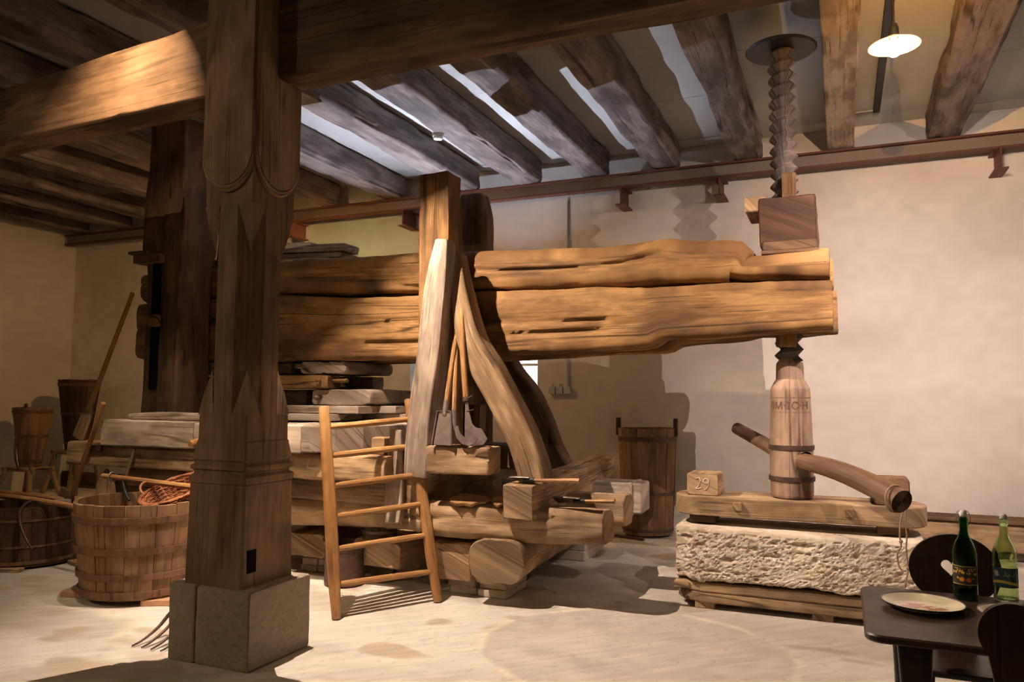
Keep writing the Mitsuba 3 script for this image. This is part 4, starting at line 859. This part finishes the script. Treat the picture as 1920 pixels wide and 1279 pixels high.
put('shaft', tube([(-2.795, 5.50, 2.265), (-2.775, 5.46, 2.10), (-2.73, 5.41, 1.80), (-2.685, 5.37, 1.55)], [.020, .022, .024, .025], 12, sub=16), 'mat_pine', bh)
put('ferrule', tube([(-2.688, 5.37, 1.565), (-2.682, 5.365, 1.53)], .028, 12), 'mat_iron', bh)
put('spur', tube([(-2.69, 5.36, 1.545), (-2.62, 5.34, 1.575)], [.007, .004], 6), 'mat_iron', bh)
put('spur', tube([(-2.665, 5.35, 1.455), (-2.60, 5.33, 1.47)], [.007, .004], 6), 'mat_iron', bh)
bb = Polygon([(-.01, .33), (.012, .33), (.03, .25), (.055, .17), (.085, .14), (.14, .13), (.19, .055), (.16, .01), (.09, -.005), (.02, .0), (.0, .04), (-.006, .15)])
put('blade', xf(extrude(bb, -.004, .004, axis='y'), frame((-2.675, 5.33, 1.195), (0, .08, 1), (1, 0, 0))), 'mat_blade', bh, smooth=False, label='broad iron blade')

def hatchet(lab, A, B, head, hm):
    t = thing('hand_axe', lab, 'hatchet')
    A, B = np.array(A), np.array(B)
    put('handle', tube([A, A+(B-A)*.5, B], [.013, .016, .020], 10, sub=10), hm, t)
    d = (A-B)/np.linalg.norm(A-B)
    put('ferrule', tube([A-d*.04, A+d*.05], [.018, .014], 10), 'mat_black', t)
    M = np.eye(4); M[:3, 0] = d; M[:3, 1] = np.cross([0, 0, 1], d); M[:3, 2] = [0, 0, 1]; M[:3, 3] = A
    ca, sa = math.cos(.5), math.sin(.5); M[:3, :3] = M[:3, :3] @ np.array([[1, 0, 0], [0, ca, -sa], [0, sa, ca]])
    M[2, 3] += .012
    put('blade', xf(extrude(Polygon(head), -.005, .005, axis='z'), M), 'mat_blade', t, smooth=False, label='iron blade')
hatchet('narrow-bladed hand axe lying on the squared sleeper end', (-2.17, 5.42, .945), (-1.76, 5.37, .965), [(.0, -.02), (.05, -.022), (.17, -.035), (.19, .0), (.16, .03), (.05, .024), (0, .02)], 'mat_pine')
hatchet('broad-bladed hand axe lying on the long log beside the sleeper end', (-1.84, 5.62, .785), (-1.57, 5.62, .80), [(.0, -.02), (.06, -.03), (.10, -.055), (.20, -.06), (.205, .05), (.10, .045), (0, .022)], 'mat_pine')
def flat_piece(lab, poly, z, h, mat):
    m_ = extrude(Polygon(poly), 0, h, .004); a_ = math.radians(22); c_ = np.array([0, 5.46, 0])
    v_ = m_[0] - c_; R_ = np.array([[1, 0, 0], [0, math.cos(a_), -math.sin(a_)], [0, math.sin(a_), math.cos(a_)]])
    put('saddle_board', (v_ @ R_.T + c_ + [0, 0, z], m_[1], m_[2]), mat, smooth=False, label=lab, cat_='wooden piece')
flat_piece('notched flat piece of wood lying on the long log, left one', [(-2.86, 5.46), (-2.83, 5.40), (-2.76, 5.37), (-2.70, 5.39), (-2.64, 5.37), (-2.60, 5.42), (-2.54, 5.44), (-2.52, 5.49), (-2.60, 5.53), (-2.80, 5.54)], .752, .024, OG)
flat_piece('small flat piece of wood on the long log next to the sleeper end', [(-2.51, 5.50), (-2.47, 5.42), (-2.42, 5.38), (-2.39, 5.42), (-2.38, 5.52), (-2.44, 5.54)], .757, .022, OG)

# buckets under the press
bA = thing('black_pail', 'black stave pail standing on the cross log behind the ladder', 'pail')
staves(bA, (-3.615, 5.62), .14, .15, .375, .655, 12, .018, 'mat_tub_dark', 21, [(.44, .025), (.60, .025)], 'mat_iron', tall=(6,))
bB = thing('iron_pot', 'dark iron pot on the floor behind the left foot of the ladder', 'pot')
put('body', lathe([(0, .0), (.15, .0), (.165, .012), (.168, .04), (.165, .045), (.163, .28), (.168, .285), (.176, .33), (.178, .345), (.166, .345), (.155, .29), (.15, .03), (0, .03)], 48, (-3.86, 5.48, 0)), 'mat_iron', bB, smooth=False)
put('lug', tube([(-4.03, 5.45, .33), (-4.06, 5.44, .36), (-4.02, 5.44, .375)], .008, 6), 'mat_iron', bB)

# log lying along the right part of the wall
wl = thing('wall_log', 'long squared log lying along the foot of the back wall at the right', 'log')
put('log', timber([(.62, 8.90, .235), (2.2, 8.92, .235), (4.0, 8.93, .24)], (.30, .28), r=.03, wob=.014, seed=201, du=.06, dp=.05, crack=.02), OL, wl)
put('cap_plank', bx(.60, 4.0, 8.72, 9.08, .378, .412, .006), OD, wl, smooth=False, label='dark plank on top')
for x, lab in ((.86, 'flat brick under the left end of the log by the wall'), (1.72, 'flat brick under the log by the wall, behind the paler bottle'), (3.2, 'flat brick under the log by the wall, outside the picture')):
    put('brick', block((x, 8.86, .05), (.24, .3, .096), r=.006, wob=.004), 'mat_brick', smooth=False, label=lab, cat_='brick')

# conduit and switch boxes on the back wall
cd = thing('cable_conduit', 'thin grey cable conduit running down the back wall above the switch boxes', 'conduit')
put('pipe', tube([(-3.19, 9.235, 4.1), (-3.19, 9.235, 1.70)], .011, 8), 'mat_grey_plastic', cd)
for x, lab in ((-3.39, 'left grey switch box of three on the back wall'), (-3.29, 'middle grey switch box of three on the back wall'), (-3.19, 'right grey switch box of three on the back wall')):
    s_ = thing('switch_box', lab, 'switch', 'grey switch boxes beside the window')
    put('housing', bx(x-.043, x+.043, 9.20, 9.252, 1.605, 1.70, .006), 'mat_grey_plastic', s_, smooth=False)
    put('gland', tube([(x, 9.23, 1.69), (x, 9.23, 1.735)], .012, 8), 'mat_grey_plastic', s_)

sd = thing('smoke_detector', 'white smoke detector under the cold-lit ceiling joist', 'smoke detector')
put('base', lathe([(0, 4.235), (.045, 4.235), (.05, 4.245), (.05, 4.262), (0, 4.262)], 24, (-3.80, 6.88, 0)), 'mat_white_paint', sd, smooth=False)
put('mount', lathe([(0, 4.262), (.058, 4.262), (.058, 4.30), (0, 4.30)], 24, (-3.80, 6.88, 0)), 'mat_white_paint', sd, smooth=False)

# pendant lamps
def pendant(c, lab, power, conduit_lab):
    x, y, z = c
    t = thing('pendant_lamp', lab, 'lamp')
    put('shade', lathe([(.03, z+.075), (.06, z+.06), (.10, z+.038), (.165, z+.008), (.172, z), (.168, z-.003), (.10, z+.030), (.055, z+.052), (.03, z+.06)], 48, (x, y, 0)), 'mat_enamel', t, smooth=False, label='flat white enamel shade')
    put('holder', lathe([(0, z+.16), (.022, z+.16), (.032, z+.13), (.036, z+.06), (0, z+.055)], 24, (x, y, 0)), 'mat_black', t, smooth=False)
    k = key_for('bulb', t)
    b = lathe([(0, z-.078), (.02, z-.075), (.038, z-.06), (.046, z-.035), (.042, z-.005), (.028, z+.025), (.02, z+.06)], 24, (x, y, 0), crease=False)
    scene[k] = mikit.ply((b[0], b[1]), 'mat_enamel', smooth=True, emitter={'type': 'area', 'radiance': {'type': 'rgb', 'value': [power*1.0, power*.56, power*.20]}})
    labels[k] = {'label': 'glowing bulb'}
    put('stem', tube([(x, y, z+.15), (x, y, ZC-.03)], .009, 8), 'mat_black', t)
pendant((.395, 5.88, 4.05), 'lit pendant lamp with flat white enamel shade between two pale joists', 90, '')
pendant((-6.40, 7.55, 4.06), 'lit pendant lamp glowing behind the carved post near the back wall', 2100, '')
cr = thing('ceiling_conduit', 'dark cable trunking on the ceiling above the pendant lamp', 'trunking')
put('channel', bx(.37, .435, 4.6, 8.75, ZC-.05, ZC-.008, .004, grain='y'), 'mat_black', cr, smooth=False)
put('branch', tube([(.40, 8.72, ZC-.03), (.15, 8.72, ZC-.03)], .008, 6), 'mat_grey_plastic', cr)
for k, (p, q, *_r) in SPOTS.items():
    if k in ('spot_uplight',): continue
    p = np.array(p); d = np.array(q)-p; d /= np.linalg.norm(d)
    t = thing('spot_lamp', f'small black spotlight fixed {dict(spot_key="behind the carved post", spot_right="behind the right cross beam nearest the screw", spot_far_right="behind the right cross beam farthest right", spot_left="behind the left cross beam", spot_floor="at the far left cross beam", spot_beam="facing the left cross beam", spot_amber="behind the right cross beam and tilted up", spot_room="in the front of the room", spot_room_left="in the front of the room at the left")[k]}, out of sight', 'spotlight')
    put('housing', xf(lathe([(0, -.16), (.035, -.16), (.04, -.15), (.04, -.012), (.036, -.012), (.036, -.06), (0, -.06)], 24), frame(p, d, (0.3, .9, .1))), 'mat_black', t, smooth=False)
    if k in ('spot_beam', 'spot_room', 'spot_room_left'):
        e = p - d*.10
        put('stem', tube([e, (e[0], e[1], ZC+.01)], .008, 8), 'mat_black', t)

# ================================================================== TABLE CORNER IN THE FOREGROUND
W_ = 'mat_walnut'
tb = thing('table', 'dark brown wooden table with rounded corners in the right foreground', 'table')
tp = sbox(.055, 3.02, 1.75, 3.80).buffer(-.06).buffer(.06, 12)
put('table_top', extrude(tp, .722, .75, .006), W_, tb, smooth=False)
for x in (.22, 1.5):
    for y0, y1 in ((3.18, 3.05), (3.62, 3.75)):
        put('leg', timber([(x, y1, 0), (x, (y0+y1)/2+.02*np.sign(y1-y0), .25), (x, y0+.0, .55), (x, y0, .722)], [(.055, .07), (.06, .08), (.06, .10), (.06, .12)], up=(1, 0, 0), r=.012, wob=0, seed=3, du=.05, dp=.05), W_, tb)
    put('apron', bx(x-.025, x+.025, 3.12, 3.70, .66, .722, .004, grain='y'), W_, tb, smooth=False)
    put('foot_bar', bx(x-.03, x+.03, 3.10, 3.72, .18, .25, .01, grain='y'), W_, tb, smooth=False)
put('stretcher', bx(.10, 1.62, 3.37, 3.43, .185, .245, .006), W_, tb, smooth=False)
def chair(lab, bx_, by, face, w=.40):
    """Peasant chair: board seat, oval back with a heart hole, four splayed legs. face = +1: back towards the camera."""
    t = thing('chair', lab, 'chair')
    sy = by + face*.24
    put('seat', extrude(affinity.scale(sbox(bx_-w/2, sy-.19, bx_+w/2, sy+.19).buffer(-.05).buffer(.05, 10), 1, 1), .425, .45, .005), W_, t, smooth=False)
    for sx in (-1, 1):
        for q in (-1, 1):
            put('leg', timber([(bx_+sx*.19, sy+q*.19, 0), (bx_+sx*.14, sy+q*.13, .43)], (.038, .038), up=(0, 1, 0), r=.008, wob=0, du=.2, dp=.05), W_, t)
    return t
def heart(cx, cz, s):
    return Polygon([(cx + s*16*math.sin(a)**3/17, cz + s*(13*math.cos(a)-5*math.cos(2*a)-2*math.cos(3*a)-math.cos(4*a))/17) for a in np.linspace(0, 2*math.pi, 40)[:-1]])
c1 = chair('dark wooden chair with oval back and heart-shaped hole behind the table', .455, 4.12, -1)
ov = affinity.scale(Point(.455, .79).buffer(.5, 40), .37, .32).union(sbox(.37, .44, .54, .70))
put('backrest', extrude(ov.difference(heart(.445, .80, .045)), 4.105, 4.13, axis='y', grain='z'), W_, c1, smooth=False, label='oval back with a heart hole')
c2 = chair('dark chair with scalloped back at the lower right corner in front of the table', .50, 2.52, 1, .40)
sc = Point(.415, .93).buffer(.085, 24).union(Point(.52, .95).buffer(.10, 24)).union(Point(.635, .93).buffer(.085, 24)).union(Polygon([(.345, .92), (.70, .92), (.62, .44), (.43, .44)]))
put('backrest', extrude(sc.difference(heart(.525, .85, .03)), 2.505, 2.53, axis='y', grain='z'), W_, c2, smooth=False, label='scalloped back with a heart hole')

def bottle(c, mat, lab, cap, lm):
    t = thing('bottle', lab, 'bottle')
    out = [(0, .006), (.03, .002), (.041, .004), (.0445, .012), (.0445, .185), (.042, .205), (.034, .228), (.022, .252), (.0165, .272), (.0145, .30), (.0145, .308), (.0175, .312), (.0175, .328), (.014, .332)]
    inn = [(.011, .332), (.011, .30), (.013, .272), (.018, .252), (.030, .228), (.038, .205), (.0405, .185), (.0405, .016), (.03, .010), (0, .012)]
    gl_ = put('glass', lathe(out+inn, 40, c, crease=False), mat, t, label='green glass body')
    a = math.atan2(-c[1], -c[0])
    v, f, u = lathe([(.0452, .062), (.0452, .140)], 40, c, True, a-1.35, a+1.35)
    th = np.tile(np.linspace(0, 1, 41), 2); zz = np.repeat([0, 1.0], 41)
    k = key_for('paper_label', gl_); scene[k] = mikit.ply((v, f), lm, smooth=True, uv=np.stack([th, zz], 1)); labels[k] = {'label': 'printed paper label'}
    if cap:
        put('stopper', lathe([(0, .362), (.010, .360), (.015, .352), (.0155, .342), (.012, .333), (0, .333)], 20, c, crease=False), 'mat_enamel', t, label='pale swing stopper')
        for s_ in (-1, 1):
            put('wire_bail', tube([(c[0]+s_*.004, c[1], c[2]+.36), (c[0]+s_*.02, c[1], c[2]+.352), (c[0]+s_*.026, c[1], c[2]+.33), (c[0]+s_*.022, c[1], c[2]+.305), (c[0]+s_*.015, c[1], c[2]+.298)], .0016, 6, sub=14), 'mat_wire', t)
    else:
        put('stopper', lathe([(0, .352), (.010, .350), (.014, .344), (.0145, .334), (.012, .331), (0, .331)], 20, c, crease=False), 'mat_grey_plastic', t)
def fn_lab1(p, n, uv):
    u, v = uv.x, uv.y
    c = mi.Color3f(0.035, 0.022, 0.02)
    txt = mikit.smoothstep(.52, .6, mikit.noise(u*26, v*3.0, 1.0)) * mikit.smoothstep(.035, .02, dr.abs(dr.abs(v-.80)-.045))
    txt2 = mikit.smoothstep(.45, .55, mikit.noise(u*34, v*5, 4.0)) * mikit.smoothstep(.07, .05, dr.abs(v-.62 - .04*dr.sin(u*5)))
    c = mikit.mix(c, (0.62, 0.42, 0.05), dr.maximum(txt, txt2)*.85)
    for x, y, r, col in ((.40, .30, .13, (.65, .20, .02)), (.60, .28, .13, (.60, .13, .02)), (.75, .36, .06, (.45, .30, .03)), (.27, .36, .07, (.50, .34, .03))):
        d = dr.sqrt(dr.square((u-x)*1.35) + dr.square(v-y))
        c = mikit.mix(c, col, mikit.smoothstep(r, r-.04, d))
    return mikit.mix(c, (0.55, .38, .08), mikit.smoothstep(.02, .01, dr.abs(v-.965)) + mikit.smoothstep(.02, .01, dr.abs(v-.04)))
def fn_lab2(p, n, uv):
    u, v = uv.x, uv.y
    c = mi.Color3f(0.02, 0.06, 0.09)
    d = dr.sqrt(dr.square((u-.22)*1.3) + dr.square((v-.70)*.8))
    c = mikit.mix(c, (0.45, 0.42, 0.36), mikit.smoothstep(.14, .11, d)*mikit.smoothstep(.35, .5, mikit.noise(u*20, v*20, 2.0)))
    band = mikit.smoothstep(.09, .05, dr.abs(v - .20 - .10*dr.sin(u*4)))
    c = mikit.mix(c, (0.50, 0.42, 0.06), band)
    tx = mikit.smoothstep(.5, .6, mikit.noise(u*24, v*10, 7.0)) * mikit.smoothstep(.42, .46, u) * mikit.smoothstep(.55, .6, v) * mikit.smoothstep(.85, .80, v)
    return mikit.mix(c, (0.22, 0.26, 0.10), tx*.8)
scene['mat_label_a'] = two(principled(fn_lab1, .4, .4)); scene['mat_label_b'] = two(principled(fn_lab2, .4, .4))
bottle((.452, 3.72, .75), 'mat_green_glass', 'dark green swing-top bottle with an orange fruit label on the table', True, 'mat_label_a')
bottle((.598, 3.74, .75), 'mat_light_green_glass', 'lighter green bottle with a blue label on the table, at the right', False, 'mat_label_b')
def fn_plate(cx, cy, motif):
    def fn(p, n, uv):
        x, y = (p.x-cx)/.15, (p.y-cy)/.15
        r = dr.sqrt(x*x+y*y); a = dr.atan2(y, x)
        c = mikit.mix((0.52, 0.45, 0.31), (0.60, 0.53, 0.38), mikit.fbm(x*3, y*3, 1.0, 2))
        if motif:
            m = mikit.smoothstep(.44, .52, mikit.fbm(x*4.5+2, y*6+3, 2.0, 3)) * mikit.smoothstep(.62, .42, dr.sqrt(dr.square(x*.85)+dr.square(y*1.7-.05)))
            c = mikit.mix(c, (0.34, 0.10, 0.07), m*.8)
            t = mikit.smoothstep(.5, .58, mikit.noise(a*17, r*9, 3.0)) * mikit.smoothstep(.055, .035, dr.abs(r-.70)) * mikit.smoothstep(-.35, -.5, y)
            c = mikit.mix(c, (0.16, 0.09, 0.05), t*.85)
        return mikit.mix(c, (0.03, 0.03, 0.035), mikit.smoothstep(.955, .975, r))
    return fn
for (x, y), lab, mt in (((.275, 3.49), 'round cream plate with a red motif and lettered rim on the table', True), ((.605, 3.45), 'second cream plate at the right edge of the table before the paler bottle', False)):
    nm = 'mat_plate_a' if mt else 'mat_plate_b'
    scene[nm] = two(principled(fn_plate(x, y, mt), .12, .6, clearcoat=.6))
    pt = thing('plate', lab, 'plate')
    put('dish', lathe([(0, .752), (.08, .752), (.10, .757), (.143, .772), (.150, .776), (.151, .7735), (.146, .769), (.10, .7515), (0, .7505)], 64, (x, y, 0), crease=False), nm, pt)
put('cable', tube([(.22, 4.15, .006), (.30, 4.0, .006), (.40, 3.85, .006), (.44, 3.70, .006), (.43, 3.5, .006)], .005, 6, sub=24), 'mat_rail_red', label='thin brown cable curling on the floor under the table', cat_='cable')

# a floodlight standing out of sight on the back of the press bed, turned up to the ceiling
fl = thing('floodlight', 'small floodlight behind the press turned up to the ceiling, out of sight', 'floodlight')
put('housing', bx(-4.86, -4.64, 7.74, 7.94, 1.16, 1.25, .01), 'mat_black', fl, smooth=False)
put('stand', tube([(-4.75, 7.88, .0), (-4.75, 7.88, 1.17)], .015, 8), 'mat_black', fl)
